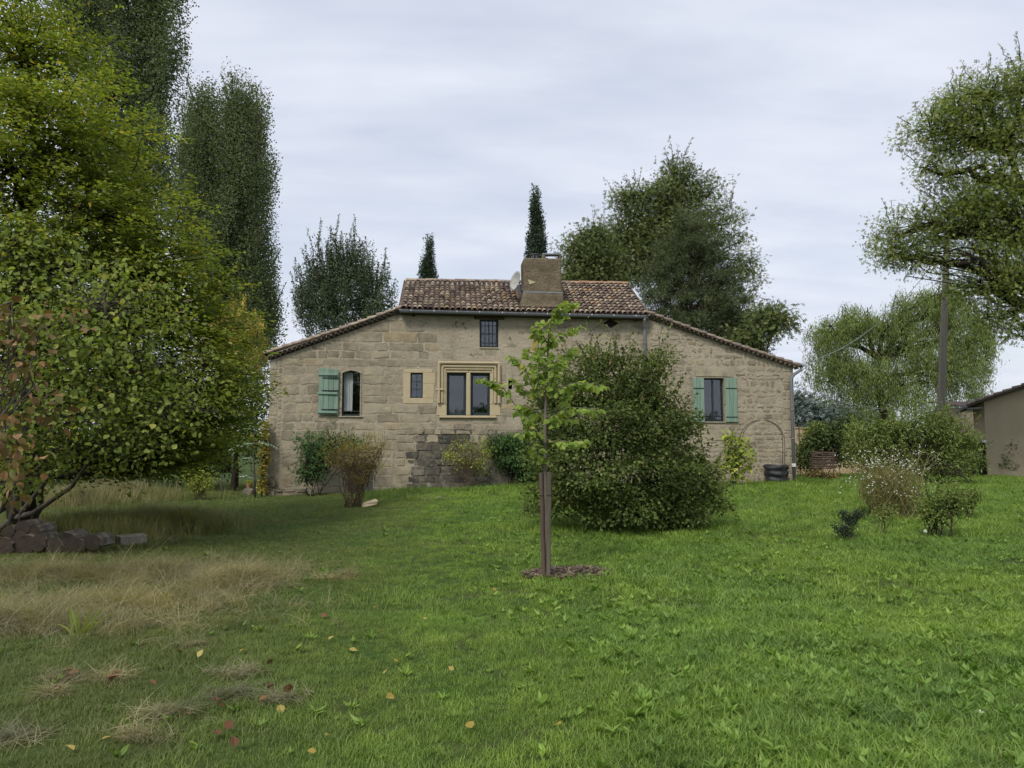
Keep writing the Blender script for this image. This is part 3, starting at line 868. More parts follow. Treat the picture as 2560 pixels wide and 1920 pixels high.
# ---- wing roofs: verge tiles on top, two scalloped courses of tiles below
gen = bpy.data.objects.new('eave_moulding', None); COL.objects.link(gen); gen.parent = house
gen['label'] = 'two scalloped courses of tile ends under the sloping roof edges'
GT = [tile_mesh(0.095, 0.095, 0.34, v_) for v_ in (0.3, 0.4, 0.5, 0.6, 0.7)]
def wing(pa, pb, wa, wb, name):
    """pa,pb: top line (upper,lower end) on v=-0.2 ; wa,wb wall line (upper,lower)"""
    a, b_ = np.array(pa), np.array(pb)
    d = b_ - a; L = np.linalg.norm(d); d /= L; up = np.array([-d[2], 0, d[0]]) if d[0] > 0 else np.array([d[2], 0, -d[0]])
    slab = Acc(); D = 6.1
    ns = 24; ts = np.linspace(0, 1, ns)
    sag = -0.05 * np.sin(ts * math.pi)
    tl = a + d * L * ts[:, None] - up * 0.10; tl[:, 2] += sag
    wl_ = np.array(wa) + (np.array(wb) - np.array(wa)) * ts[:, None]; wl_[:, 1] = -0.02
    back = tl.copy(); back[:, 1] = D
    bot = tl - up * 0.035; bot2 = bot.copy(); bot2[:, 1] = 0.05
    # soffit mortar wedge
    wf = wl_ + [0, -0.06, 0.0]
    for A_, B_ in ((tl, back), (bot, tl), (bot2, bot), (wl_ - [0, 0, 0.03], bot2 + [0, 0.0, 0])):
        i = np.arange(ns - 1)
        slab.add(np.concatenate([A_, B_]), Q=np.stack([i, i + 1, ns + i + 1, ns + i], 1))
    w = slab.build('wing_roof', house, M_BOARD); w['label'] = name
    cov = Acc()
    nt = int(L / 0.31)
    for k in range(nt):
        t = (k + 1.0) / nt
        p = a + d * L * t + [0, 0.0, -0.05 * math.sin(t * math.pi)] - up * 0.10
        for c_ in range(0, 6):
            q = p + [0, 0.10 + 0.19 * c_, 0] + up * (0.012 * rng.random() + 0.01)
            mi = int(np.clip((0.55 + 0.38 * rng.random()) * NT, 0, NT - 1))
            if c_ == 0: tile_obj(TILES[mi], w, q, -d + up * (-0.05), up)
            else: tile_join(cov, mi, q, -d + up * (-0.05), up)
    tag(cov.build('inner_tiles', w, M_TILE, smooth=True), kind='stuff')
    for row, (proud, frac) in enumerate(((0.10, 0.28), (0.19, 0.74))):
        m = int(L * 0.985 / 0.178)
        for k in range(m):
            t = (k + (0.5 if row else 0.0) + 0.3) / m
            if t > 1: continue
            base = wl_[0] + (wl_[-1] - wl_[0]) * t
            topp = a + d * L * t - up * 0.14 + [0, 0, -0.05 * math.sin(t * math.pi)]
            z = base[2] + (topp[2] - base[2]) * frac - 0.055
            tile_obj(GT[rng.integers(5)], gen, (base[0], -proud, z), (0, 1, 0), up, 'tile', 0.03)
        ml = Acc()
        lo = wl_[0] * (1, 0, 1) + [0, -proud + 0.02, 0]; hi = wl_[-1] * (1, 0, 1) + [0, -proud + 0.02, 0]
        ta = a - up * 0.14; tb = b_ - up * 0.14
        la = lo + [0, 0, (ta[2] - lo[2]) * frac + 0.012]; lb_ = hi + [0, 0, (tb[2] - hi[2]) * frac + 0.012]
        V = [la, lb_, lb_ + [0, 0.3, 0], la + [0, 0.3, 0], la + [0, 0, 0.04], lb_ + [0, 0, 0.04], lb_ + [0, 0.3, 0.04], la + [0, 0.3, 0.04]]
        ml.add(V, Q=[(0, 1, 2, 3), (0, 1, 5, 4), (4, 5, 6, 7)])
        ml.build('mortar_bed', gen, M_MOR)
    return w
wing(F(1010, 757, -0.2), F(655, 877, -0.2), F(1000, 783), F(676, 899), 'long sloping tiled roof of the left wing')
wing(F(1618, 772, -0.2), F(2004, 908, -0.2), F(1624, 797), F(1987, 917), 'long sloping tiled roof of the right wing')

# ---- chimney
ch = bpy.data.objects.new('chimney', None); COL.objects.link(ch); ch.parent = house
ch['label'] = 'broad rendered chimney stack with zinc flashing'
VC = 0.12
c0, c1 = FU(1309, 690, VC), FU(1405, 690, VC); ct = FZ(646, 1355, VC); cb = FZ(732, 1355, VC); cz = FZ(764, 1355, -0.02)
a = Acc()
a.bevbox((c0, VC, cb - 0.9), (c1, VC + 0.95, ct), 0.05, jit=0.02).build('stack', ch, M_REND)
a = Acc(); s0, s1 = FU(1300, 760, 0), FU(1411, 760, 0)
a.add([(s0, -0.04, cz - 0.03), (s1, -0.04, cz - 0.03), (c1 + 0.02, VC - 0.02, cb), (c0 - 0.02, VC - 0.02, cb), (s0, 1.0, cz - 0.03), (s1, 1.0, cz - 0.03), (c1 + 0.02, 1.1, cb), (c0 - 0.02, 1.1, cb)],
      Q=[(0, 1, 2, 3), (1, 5, 6, 2), (4, 0, 3, 7), (0, 4, 5, 1)])
a.build('skirt', ch, M_REND)
Acc().bevbox((c0 - 0.025, VC - 0.035, cb - 0.015), (c1 + 0.025, VC + 1.0, cb + 0.03), 0.006).build('flashing', ch, M_ZINC)
pt = FZ(706, 1330, VC)
a = Acc(); pu = FU(1320, 705, VC)
a.add([(pu, VC - 0.026, pt + 0.10), (pu + 0.05, VC - 0.026, pt - 0.08), (pu + 0.28, VC - 0.026, pt + 0.0), (pu, VC + 0.02, pt + 0.10), (pu + 0.05, VC + 0.02, pt - 0.08), (pu + 0.28, VC + 0.02, pt)], T=[(0, 1, 2)], Q=[(0, 1, 4, 3), (1, 2, 5, 4), (2, 0, 3, 5)])
a.build('bare_patch', ch, M_CRM)
fc = FU(1336, 640, VC + 0.45)
fl = Acc()
fl.tube([(fc, VC + 0.45, ct - 0.05), (fc, VC + 0.45, ct + 0.05)], 0.13, 14); fl.tube([(fc, VC + 0.45, ct + 0.24), (fc, VC + 0.45, ct + 0.255), (fc, VC + 0.45, ct + 0.28)], [0.16, 0.165, 0.05], 14)
for k in range(6):
    an = k * math.pi / 3
    fl.tube([(fc + 0.11 * math.cos(an), VC + 0.45 + 0.11 * math.sin(an), ct), (fc + 0.11 * math.cos(an), VC + 0.45 + 0.11 * math.sin(an), ct + 0.25)], 0.012, 5)
fl.build('flue_cap', ch, M_ZINC)
fu0, fu1 = FU(1354, 640, VC + 0.3), FU(1401, 640, VC + 0.3)
a = Acc()
for uu in (fu0, fu1 - 0.09):
    a.bevbox((uu, VC + 0.06, ct - 0.02), (uu + 0.09, VC + 0.30, ct + 0.15), 0.012, jit=0.008)
a.build('cap_pier', ch, M_REND)
Acc().bevbox((fu0 - 0.0, VC + 0.05, ct + 0.152), (fu1 + 0.0, VC + 0.32, ct + 0.205), 0.012, jit=0.006).build('cap_slab', ch, M_ZINC)

# ---- gutters and downpipes
a = Acc()
g0, g1 = F(999, 778, VE - 0.05), F(1616, 793, VE - 0.05)
t = np.linspace(math.pi, 2 * math.pi, 8); rgt = 0.075
V = []; ring_n = 8
for p in (g0, g1):
    V += [(p[0], p[1] + rgt * math.cos(x), p[2] + rgt * math.sin(x) + 0.03) for x in t]
i = np.arange(7)
a.add(V, Q=np.stack([i, i + 1, 8 + i + 1, 8 + i], 1))
a.tube([g0 + [0, -rgt, 0.03], g1 + [0, -rgt, 0.03]], 0.012, 6)
for p in (g0, g1):
    pp = [(p[0], p[1] + rgt * math.cos(x), p[2] + rgt * math.sin(x) + 0.03) for x in t]
    a.add(pp, T=[(0, k, k + 1) for k in range(1, 7)])
a.build('gutter', house, M_ZINC, smooth=False)
for k in range(11):
    p = g0 + (g1 - g0) * (k + 0.5) / 11
    Acc().bevbox(p + [-0.012, -rgt - 0.018, 0.0], p + [0.012, -rgt + 0.03, 0.055], 0.003).build('gutter_bracket', house, M_WHT)
a = Acc(); p = F(1611, 800, -0.1)
a.tube([g1 + [-0.06, 0, 0.0], g1 + [-0.06, 0.02, -0.12], (p[0], -0.12, p[2] - 0.25), (p[0], -0.1, p[2] - 0.4), (p[0] - 0.01, -0.1, 0.1)], 0.05, 10)
for zz_ in (5.2, 4.3, 2.5): a.tube([(p[0], -0.1, zz_), (p[0], -0.1, zz_ + 0.04)], 0.062, 10)
a.build('downpipe', house, M_PVC, smooth=True)
a = Acc(); p = F(1978, 960, -0.12); q = F(2003, 915, -0.1)
a.tube([q + [0, 0.0, -0.02], q + [-0.02, -0.02, -0.14], (p[0] + 0.12, -0.12, q[2] - 0.30), (p[0], -0.12, q[2] - 0.46), (p[0], -0.12, q[2] - 0.8), (p[0], -0.12, 0.1)], 0.055, 10)
for zz_ in (2.9, 1.9): a.tube([(p[0], -0.12, zz_), (p[0], -0.12, zz_ + 0.05)], 0.066, 10)
a.build('downpipe', house, M_PVC, smooth=True)
zc = FZ(1163, 1978, -0.12)
Acc().tube([(p[0], -0.12, zc - 0.05), (p[0], -0.12, zc + 0.06)], 0.078, 10).build('pipe_collar', house, M_WHT)
a = Acc(); gz = F(2003, 912, -0.1)
V = []
for vv_ in (-0.25, 5.9): V += [(gz[0] + 0.02 + 0.07 * math.cos(x), vv_, gz[2] + 0.07 * math.sin(x)) for x in t]
a.add(V, Q=np.stack([i, i + 1, 8 + i + 1, 8 + i], 1)); a.add(V[:8], T=[(0, k, k + 1) for k in range(1, 7)])
a.build('gutter', house, M_ZINC)

# ---- satellite dish (its own thing, fixed beside the chimney)
def H2W(p):
    p = np.asarray(p, float); return P0 + p[..., :1] * Uv + p[..., 1:2] * Vv + p[..., 2:] * np.array([0, 0, 1.0])
M_DISH = m_simple('weathered_dish', (0.30, 0.30, 0.27), (0.44, 0.44, 0.41), 7, 0.6, 0.1)
dc = F(1290, 703, 0.35)
dl = H2W(dc)
dish = thing('satellite_dish', 'pale grey oval satellite dish fixed beside the chimney', 'satellite dish', dl, TH)
ax = np.array([-0.88, -0.42, 0.22]); ax /= np.linalg.norm(ax)
e1_ = np.cross([0, 0, 1.0], ax); e1_ /= np.linalg.norm(e1_); e2_ = np.cross(ax, e1_)
a = Acc(); nr2, na = 5, 24
V = [(-0.05 * ax)]
for k in range(1, nr2 + 1):
    rr_ = 0.36 * k / nr2
    for j in range(na):
        an = 2 * math.pi * j / na
        V.append(ax * (0.10 * (k / nr2) ** 2 - 0.05) + rr_ * (math.cos(an) * e1_ * 0.92 + math.sin(an) * e2_))
T_ = [(0, 1 + j, 1 + (j + 1) % na) for j in range(na)]
Q_ = [(1 + (k - 1) * na + j, 1 + k * na + j, 1 + k * na + (j + 1) % na, 1 + (k - 1) * na + (j + 1) % na) for k in range(1, nr2) for j in range(na)]
a.add(V, T=T_, Q=Q_)
do = a.build('dish', dish, M_DISH, smooth=True)
md = do.modifiers.new('thick', 'SOLIDIFY'); md.thickness = 0.012
a = Acc(); a.tube([-0.05 * ax, -0.12 * ax, np.array([0.22, 0.0, -0.25])], 0.022, 7); a.bevbox((0.14, -0.1, -0.36), (0.30, 0.05, -0.12), 0.02)
a.build('bracket', dish, M_ZINC)
a = Acc(); a.tube([-e2_ * 0.34 + 0.05 * ax, ax * 0.40 - e2_ * 0.18], 0.012, 6); a.tube([ax * 0.38 - e2_ * 0.18, ax * 0.46 - e2_ * 0.15], 0.035, 8)
a.build('feed_arm', dish, M_ZINC)
# ------------------------------------------------------------------ plants
LEAF = {
    'd': (np.array([(0, 0, 0), (.5, .45, .13), (0, 1, -.03), (-.5, .45, .13)]), np.array([(0, 1, 2), (0, 2, 3)])),
    'o': (np.array([(0, 0, 0), (.40, .22, .10), (.5, .52, .15), (.22, .85, .05), (0, 1, -.06), (-.22, .85, .05), (-.5, .52, .15), (-.40, .22, .10)]),
          np.array([(0, 1, 2), (0, 2, 3), (0, 3, 4), (0, 4, 5), (0, 5, 6), (0, 6, 7)])),
    't': (np.array([(-.5, 0, 0), (.5, 0, 0), (0, 1, 0)]), np.array([(0, 1, 2)])),
    # a small twig carrying five leaflets, for far crowns
    's': (np.array([(0, 0, 0), (.20, .28, .05), (0, .5, 0), (-.20, .28, .05), (.08, .3, 0), (.5, .48, .1), (.52, .8, 0), (.2, .62, .05), (-.08, .3, 0), (-.5, .45, .1), (-.5, .78, 0), (-.2, .6, .05), (0, .5, 0), (.18, .75, .06), (0, 1.05, -.05), (-.18, .75, .06)]),
          np.array([(0, 1, 2), (0, 2, 3), (4, 5, 6), (4, 6, 7), (8, 10, 9), (8, 11, 10), (12, 13, 14), (12, 14, 15)])),
}
def unit(v): return v / (np.linalg.norm(v, axis=-1, keepdims=True) + 1e-9)
def leaves(acc, C, D, N, L, W, shape, rnd, clu):
    T, Fc = LEAF[shape]
    D = unit(D); S = unit(np.cross(D, N)); N = np.cross(S, D)
    k = len(T); n = len(C)
    L = np.broadcast_to(L, (n,)); W = np.broadcast_to(W, (n,))
    V = C[:, None] + S[:, None] * (T[None, :, :1] * W[:, None, None]) + D[:, None] * (T[None, :, 1:2] * L[:, None, None]) + N[:, None] * (T[None, :, 2:] * W[:, None, None])
    f = (np.arange(n)[:, None, None] * k + Fc[None]).reshape(-1, 3)
    acc.add(V.reshape(-1, 3), T=f, rnd=np.repeat(rnd, k), clu=np.repeat(clu, k))
def wob(a, b, n=5, amp=0.06, sag=0.0):
    a = np.asarray(a, float); b = np.asarray(b, float)
    t = np.linspace(0, 1, n)[:, None]
    L = np.linalg.norm(b - a)
    p = a + (b - a) * t + rng.normal(0, amp * L, (n, 3)) * np.sin(np.pi * t)
    p[:, 2] += sag * L * np.sin(np.pi * t[:, 0])
    return p
def cloud(n, shell=0.45):
    d = unit(rng.normal(0, 1, (n, 3)))
    return d * (rng.random((n, 1)) ** shell)
BARK = {
    'grey': m_simple('grey_bark', (0.055, 0.048, 0.04), (0.12, 0.105, 0.085), 6, 0.95, 0.9, 0.02, 0.1, stretch=(1, 1, 0.25)),
    'dark': m_simple('dark_bark', (0.022, 0.018, 0.015), (0.05, 0.042, 0.034), 8, 0.95, 0.9, 0.02, 0.1, stretch=(1, 1, 0.3)),
    'brown': m_simple('brown_twig', (0.075, 0.05, 0.032), (0.13, 0.095, 0.065), 9, 0.9, 0.5, 0.01, 0.1),
    'green': m_simple('green_stem', (0.09, 0.12, 0.035), (0.13, 0.15, 0.06), 9, 0.8, 0.3, 0.01, 0.2),
}
def plant(name, label, cat, base, Y, lobes, mat, nl, leaf=(0.1, 0.06), shape='d', npc=40, rc=0.3, an=(1, 1, 0.8), mode='ball', shell=0.4,
          trunk=0.15, stems=1, bark='dark', depth=0.85, spread=0.12, group=None, twigs=1.0, droop=0.25, top=None, trunkpts=None, twig_r=0.012,
          lobewt=None, gap=0.0, parts=('trunk', 'crown'), stuff=False, limb_from=None, yjit=0.0, nlim=None, ldY=0.0, shoots=None):
    """base: pixel of the foot (or None with Y) ; lobes: (px,py,rx,ry[,dY]) in photo pixels at distance Y"""
    if Y is None:
        g = gp(*base); Y = g[1]
    else:
        g = P(base[0], base[1], Y); g[2] = float(G(g[0], g[1]))
    root = thing(name, label, cat, g, 0, group)
    k = Y / FPX
    wood = Acc(); fol = Acc()
    LB = []
    for lb in lobes:
        dY = (lb[4] if len(lb) > 4 else 0.0) + ldY
        c = P(lb[0], lb[1], Y + dY)
        kk = (Y + dY) / FPX
        LB.append((c, np.array([lb[2] * kk, (lb[2] + lb[3]) / 2 * kk * depth, lb[3] * kk])))
    areas = np.array([r[0] * r[2] for c, r in LB]) ** 0.9
    if lobewt is not None: areas = areas * np.array(lobewt)
    share = areas / areas.sum()
    ctop = max(LB, key=lambda q: q[0][2])[0] if top is None else P(top[0], top[1], Y)
    # stems
    stempaths = []
    for s in range(stems):
        if trunkpts is not None and s == 0:
            pts = np.array([P(a, b, Y) for a, b in trunkpts]); pts = np.concatenate([[g - [0, 0, 0.15]], pts])
        elif stems == 1:
            pts = wob(g - [0, 0, 0.15], ctop, 9, 0.015)
        else:
            c, r = LB[s % len(LB)]
            b = g + np.array([rng.normal(0, spread), rng.normal(0, spread), -0.1])
            pts = wob(b, c + cloud(1)[0] * r * 0.6, 6, 0.05, 0.02)
        stempaths.append(pts)
        n = len(pts)
        wood.tube(pts, trunk * (1 - 0.82 * np.linspace(0, 1, n) ** 0.8) * (1.0 if stems == 1 else rng.uniform(0.7, 1.1)), 9 if trunk > 0.08 else 5)
    allp = np.concatenate(stempaths)
    for (c, r), sh in zip(LB, share):
        # limb to the lobe
        low = allp[allp[:, 2] < c[2] - 0.15 * r[2]]
        if len(low) == 0: low = allp[:1]
        q = low[np.argmin(np.linalg.norm(low - c, axis=1) + 0.3 * np.abs(low[:, 2] - c[2]))]
        limb = None
        if trunk > 0.03:
            limb = wob(q, c, 6, 0.05, 0.06)
            r0 = min(trunk * 0.5, 0.05 * np.linalg.norm(c - q) + 0.01)
            wood.tube(limb, np.linspace(r0, max(0.25 * r0, 0.01), 6), 6)
        nleaf = int(nl * sh); ncl = max(1, nleaf // npc)
        cc_ = c + cloud(ncl, shell) * r
        cc_ = cc_[cc_[:, 2] > float(G(c[0], c[1])) + 0.12]
        if gap: cc_ = cc_[rng.random(len(cc_)) > gap]
        ncl = len(cc_)
        if ncl == 0: continue
        nt = int(ncl * twigs)
        for ci in range(min(nt, nlim or 400)):
            e = cc_[ci]
            src = limb[rng.integers(2, 6)] if limb is not None else allp[rng.integers(len(allp) // 2, len(allp))] * 1.0
            if limb is None:
                sp = stempaths[rng.integers(len(stempaths))]; src = sp[rng.integers(max(1, len(sp) // 3), len(sp))]
            wood.tube(wob(src, e, 4, 0.08, 0.04), np.linspace(twig_r * 1.6, twig_r * 0.5, 4), 4, cap=False)
        clr = rng.random(ncl)
        cid = np.repeat(np.arange(ncl), npc)
        n = len(cid)
        cen = cc_[cid]
        if mode == 'ball':
            off = np.clip(rng.normal(0, 0.5, (n, 3)), -0.85, 0.85) * rc * np.array(an)
            pos = cen + off
            D = unit(off) * 0.6 + rng.normal(0, 0.5, (n, 3)) + [0, 0, -droop]
            N = rng.normal(0, 0.55, (n, 3)) + [0, 0, 0.9] + unit(cen - c) * 0.3
        elif mode == 'up':
            off = np.clip(rng.normal(0, 0.5, (n, 3)), -0.85, 0.85) * rc * np.array(an)
            pos = cen + off
            D = rng.normal(0, 0.6, (n, 3)) + [0, 0, 0.5] + unit(off * [1, 1, 0.1]) * 0.7
            N = rng.normal(0, 0.8, (n, 3)) + [0, -0.2, 0.3]
        elif mode == 'spray':
            axd = unit((cen - np.array([g[0], g[1], 0])) * [1, 1, 0]) + rng.normal(0, 0.35, (ncl, 3))[cid] * [1, 1, 0.25]
            axd[:, 2] += 0.05; axd = unit(axd)
            side = unit(np.cross(axd, [0, 0, 1.0])); t = rng.random(n); sgn = rng.choice([-1, 1], n)
            ln = 2.2 * rc
            wdt = rng.random(n) * rc * 0.55 * (1 - 0.6 * t) * sgn
            pos = cen + axd * (t * ln - rc)[:, None] + side * wdt[:, None] + rng.normal(0, 0.035 * rc / 0.4, (n, 3))
            pos[:, 2] -= droop * rc * (t ** 2) * 1.2
            D = axd * 0.9 + side * (sgn * 0.7)[:, None] + rng.normal(0, 0.3, (n, 3)) + [0, 0, -0.25]
            N = rng.normal(0, 0.38, (n, 3)) + [0, 0, 1.0]
        elif mode == 'weep':
            t = rng.random(n); ln = rc * rng.uniform(0.6, 1.5, ncl)[cid]
            dr = rng.normal(0, 0.16, (ncl, 3))[cid]
            pos = cen + dr * (t * ln)[:, None] + rng.normal(0, 0.05, (n, 3)) * an[0]
            pos[:, 2] -= t * ln
            D = rng.normal(0, 0.35, (n, 3)) + [0, 0, -1.0]
            N = rng.normal(0, 1, (n, 3))
        elif mode == 'tuft':
            pos = cen + rng.normal(0, 0.5, (n, 3)) * rc * np.array(an) * 0.5
            D = rng.normal(0, 0.8, (n, 3)) + unit(cen - c) * 0.5 + [0, 0, 0.25]
            N = rng.normal(0, 1, (n, 3))
        L = leaf[0] * rng.uniform(0.5, 1.3, n); W = leaf[1] * rng.uniform(0.6, 1.25, n)
        ok = pos[:, 2] > G(pos[:, 0], pos[:, 1]) + 0.02
        leaves(fol, pos[ok], D[ok], N[ok], L[ok], W[ok], shape, np.clip(rng.random(n) * 0.86 + 0.14 * clr[cid], 0, 1)[ok], clr[cid][ok])
    if shoots:
        ns, sl, nlv, upb = shoots
        for _ in range(ns):
            c, r = LB[rng.choice(len(LB), p=share)]
            d = unit(rng.normal(0, 1, 3) + [0, -0.2, 0.5 + upb * 0.5])
            if d[2] < -0.3: continue
            p0 = c + d * r * 0.8; ln = sl * rng.uniform(0.5, 1.3)
            p1 = p0 + unit(d * [1, 1, 0.6] + [0, 0, upb]) * ln
            pth = wob(p0, p1, 5, 0.05, -0.03)
            wood.tube(pth, np.linspace(twig_r * 0.9, twig_r * 0.3, 5), 4, cap=False)
            tt = np.linspace(0.05, 1, nlv); q = p0 + (p1 - p0) * tt[:, None] + rng.normal(0, 0.25 * leaf[1], (nlv, 3))
            D = unit(p1 - p0) * 0.5 + rng.normal(0, 0.7, (nlv, 3)) + [0, 0, 0.1]
            cl_ = rng.random()
            leaves(fol, q, D, rng.normal(0, 0.5, (nlv, 3)) + [0, -0.2, 0.8], leaf[0] * rng.uniform(0.6, 1.1, nlv), leaf[1] * rng.uniform(0.6, 1.1, nlv), shape, rng.random(nlv), np.full(nlv, cl_))
    wood.build(parts[0], root, BARK[bark], smooth=True, off=g)
    fol.build(parts[1], root, mat, off=g)
    return root, g, Y

ML = {}
def lm(k, st, f=1.8, **kw): ML[k] = m_leaf('leaf_' + k, [(p, tuple(min(0.8, c * f) for c in col)) for p, col in st], **kw)
lm('hornbeam', [(0, (0.06, 0.085, 0.02)), (0.35, (0.10, 0.13, 0.026)), (0.7, (0.14, 0.165, 0.034)), (0.92, (0.19, 0.18, 0.036)), (1, (0.27, 0.15, 0.04))], f=1.65, trans=0.42)
lm('hazel', [(0, (0.085, 0.11, 0.028)), (0.45, (0.115, 0.145, 0.036)), (0.85, (0.145, 0.17, 0.044)), (0.97, (0.19, 0.175, 0.048)), (1, (0.17, 0.10, 0.04))], vary=0.2, trans=0.42)
lm('hazeldry', [(0, (0.06, 0.075, 0.025)), (0.35, (0.10, 0.085, 0.03)), (0.65, (0.13, 0.075, 0.035)), (1, (0.17, 0.105, 0.06))], trans=0.2)
lm('poplar', [(0, (0.05, 0.062, 0.036)), (0.5, (0.078, 0.096, 0.052)), (1, (0.10, 0.12, 0.064))], trans=0.32, spec=0.12, vary=0.25)
lm('laurel', [(0, (0.03, 0.045, 0.024)), (0.6, (0.05, 0.07, 0.036)), (1, (0.08, 0.105, 0.058))], trans=0.2, spec=0.35, vary=0.3)
lm('cypress', [(0, (0.014, 0.022, 0.014)), (0.7, (0.028, 0.042, 0.024)), (1, (0.05, 0.065, 0.034))], trans=0.1)
lm('ash', [(0, (0.052, 0.068, 0.028)), (0.5, (0.08, 0.10, 0.04)), (0.9, (0.12, 0.135, 0.055)), (1, (0.15, 0.13, 0.06))], trans=0.28)
lm('pine', [(0, (0.035, 0.045, 0.022)), (0.6, (0.055, 0.07, 0.034)), (0.93, (0.075, 0.092, 0.042)), (1, (0.11, 0.08, 0.045))], trans=0.2, vary=0.35)
lm('willow', [(0, (0.075, 0.10, 0.034)), (0.5, (0.115, 0.145, 0.048)), (1, (0.16, 0.185, 0.072))], trans=0.36)
lm('oak', [(0, (0.045, 0.06, 0.022)), (0.5, (0.08, 0.10, 0.034)), (0.9, (0.125, 0.14, 0.042)), (1, (0.20, 0.16, 0.05))], f=2.25, trans=0.45)
lm('bush', [(0, (0.035, 0.05, 0.018)), (0.4, (0.065, 0.088, 0.026)), (0.8, (0.095, 0.12, 0.038)), (0.93, (0.13, 0.15, 0.055)), (1, (0.15, 0.07, 0.035))], f=1.5, trans=0.38)
lm('ochre', [(0, (0.13, 0.115, 0.03)), (0.5, (0.20, 0.165, 0.045)), (1, (0.28, 0.225, 0.07))], trans=0.3)
lm('shade', [(0, (0.03, 0.045, 0.016)), (0.6, (0.06, 0.085, 0.028)), (1, (0.10, 0.125, 0.045))], trans=0.25)
lm('dkgreen', [(0, (0.02, 0.045, 0.016)), (0.6, (0.045, 0.085, 0.028)), (1, (0.085, 0.14, 0.045))], trans=0.25)
lm('broom', [(0, (0.10, 0.095, 0.03)), (0.5, (0.17, 0.14, 0.04)), (1, (0.26, 0.19, 0.06))], trans=0.3)
lm('yelgreen', [(0, (0.09, 0.12, 0.025)), (0.6, (0.16, 0.19, 0.04)), (1, (0.27, 0.26, 0.06))], trans=0.32)
lm('lime', [(0, (0.12, 0.175, 0.035)), (0.5, (0.19, 0.26, 0.055)), (0.93, (0.265, 0.33, 0.085)), (1, (0.36, 0.29, 0.08))], f=1.2, trans=0.4, vary=0.25)
lm('hazefar', [(0, (0.045, 0.06, 0.055)), (1, (0.10, 0.125, 0.115))], trans=0.1)  # blue of distant haze put into the leaf colour
lm('silver', [(0, (0.12, 0.16, 0.12)), (1, (0.26, 0.31, 0.25))], trans=0.25)
lm('box', [(0, (0.008, 0.016, 0.008)), (0.7, (0.018, 0.032, 0.015)), (1, (0.04, 0.06, 0.028))], trans=0.1, spec=0.5)
lm('feather', [(0, (0.055, 0.08, 0.022)), (0.5, (0.095, 0.125, 0.035)), (1, (0.15, 0.17, 0.055))], trans=0.3)
lm('white', [(0, (0.55, 0.5, 0.47)), (1, (0.75, 0.72, 0.7))], trans=0.3, vary=0.1)
lm('straw', [(0, (0.13, 0.11, 0.045)), (0.5, (0.25, 0.20, 0.10)), (1, (0.36, 0.29, 0.16))], trans=0.3)

# ---- left side, near
plant('hornbeam_tree', 'big yellow-green hornbeam with layered sprays above the log pile', 'tree', (70, 1292), 13.2,
      [(60, 120, 190, 210), (190, 330, 190, 190, -0.6), (20, 420, 230, 230, -1.2), (300, 540, 180, 150, -0.5), (120, 660, 260, 190, -1.0), (400, 690, 170, 120, 0.0),
       (480, 820, 150, 110, 0.3), (300, 850, 230, 150, -0.5), (520, 960, 130, 95, 0.2), (380, 1010, 170, 110, -0.3), (500, 1080, 110, 70, 0.2), (90, 900, 230, 200, 0.5), (300, 1120, 200, 70, 0.6), (-120, 700, 200, 300, 0.0), (200, 1160, 130, 40, 0.3), (400, 1140, 120, 45, 0.2)],
      ML['hornbeam'], 130000, (0.092, 0.056), 'd', 60, 0.50, mode='spray', shell=0.33, trunk=0.26, depth=0.9, droop=0.3, twig_r=0.012, top=(60, 60), nlim=60, shoots=(260, 0.8, 16, 0.1))
hz, hzg, hzY = plant('hazel_bush', 'pale round-leaved hazel reaching low over the dry grass', 'bush', (20, 1310), 13.0,
      [(20, 600, 150, 110), (90, 700, 210, 130, 0.3), (270, 760, 190, 120, -0.3), (110, 860, 220, 150, -0.6), (330, 900, 170, 130, 0.2), (420, 1010, 140, 90, 0.3), (200, 1040, 220, 110, -0.2), (40, 1000, 150, 110, -0.8), (60, 1120, 130, 70, -0.3), (110, 1180, 90, 45, 0.2), (20, 1200, 90, 60, 0.4), (300, 1110, 160, 50, 0.2)],
      ML['hazel'], 9000, (0.072, 0.062), 'o', 14, 0.45, mode='ball', an=(1.4, 1.2, 0.6), shell=0.6, trunk=0.07, stems=7, bark='grey', spread=0.35, droop=0.45, twig_r=0.008, nlim=45, ldY=-2.0, shoots=(90, 0.8, 9, 0.0))
plant('withered_hazel_branch', 'low hazel branches with withered brown leaves hanging beside the log pile', 'bush', (-260, 1340), 9.4,
      [(30, 770, 90, 50, -1.4), (-20, 860, 100, 80, -1.6), (50, 960, 100, 60, -1.5), (-10, 1080, 100, 80, -1.6), (30, 1170, 80, 60, -1.4), (10, 1230, 60, 40, -1.2), (140, 790, 50, 35, -1.2), (140, 1030, 50, 35, -1.2)],
      ML['hazeldry'], 380, (0.10, 0.09), 'o', 7, 0.24, mode='ball', an=(1.3, 1.0, 0.7), shell=0.4, trunk=0.03, stems=4, bark='grey', spread=0.2, droop=0.7, twig_r=0.007)
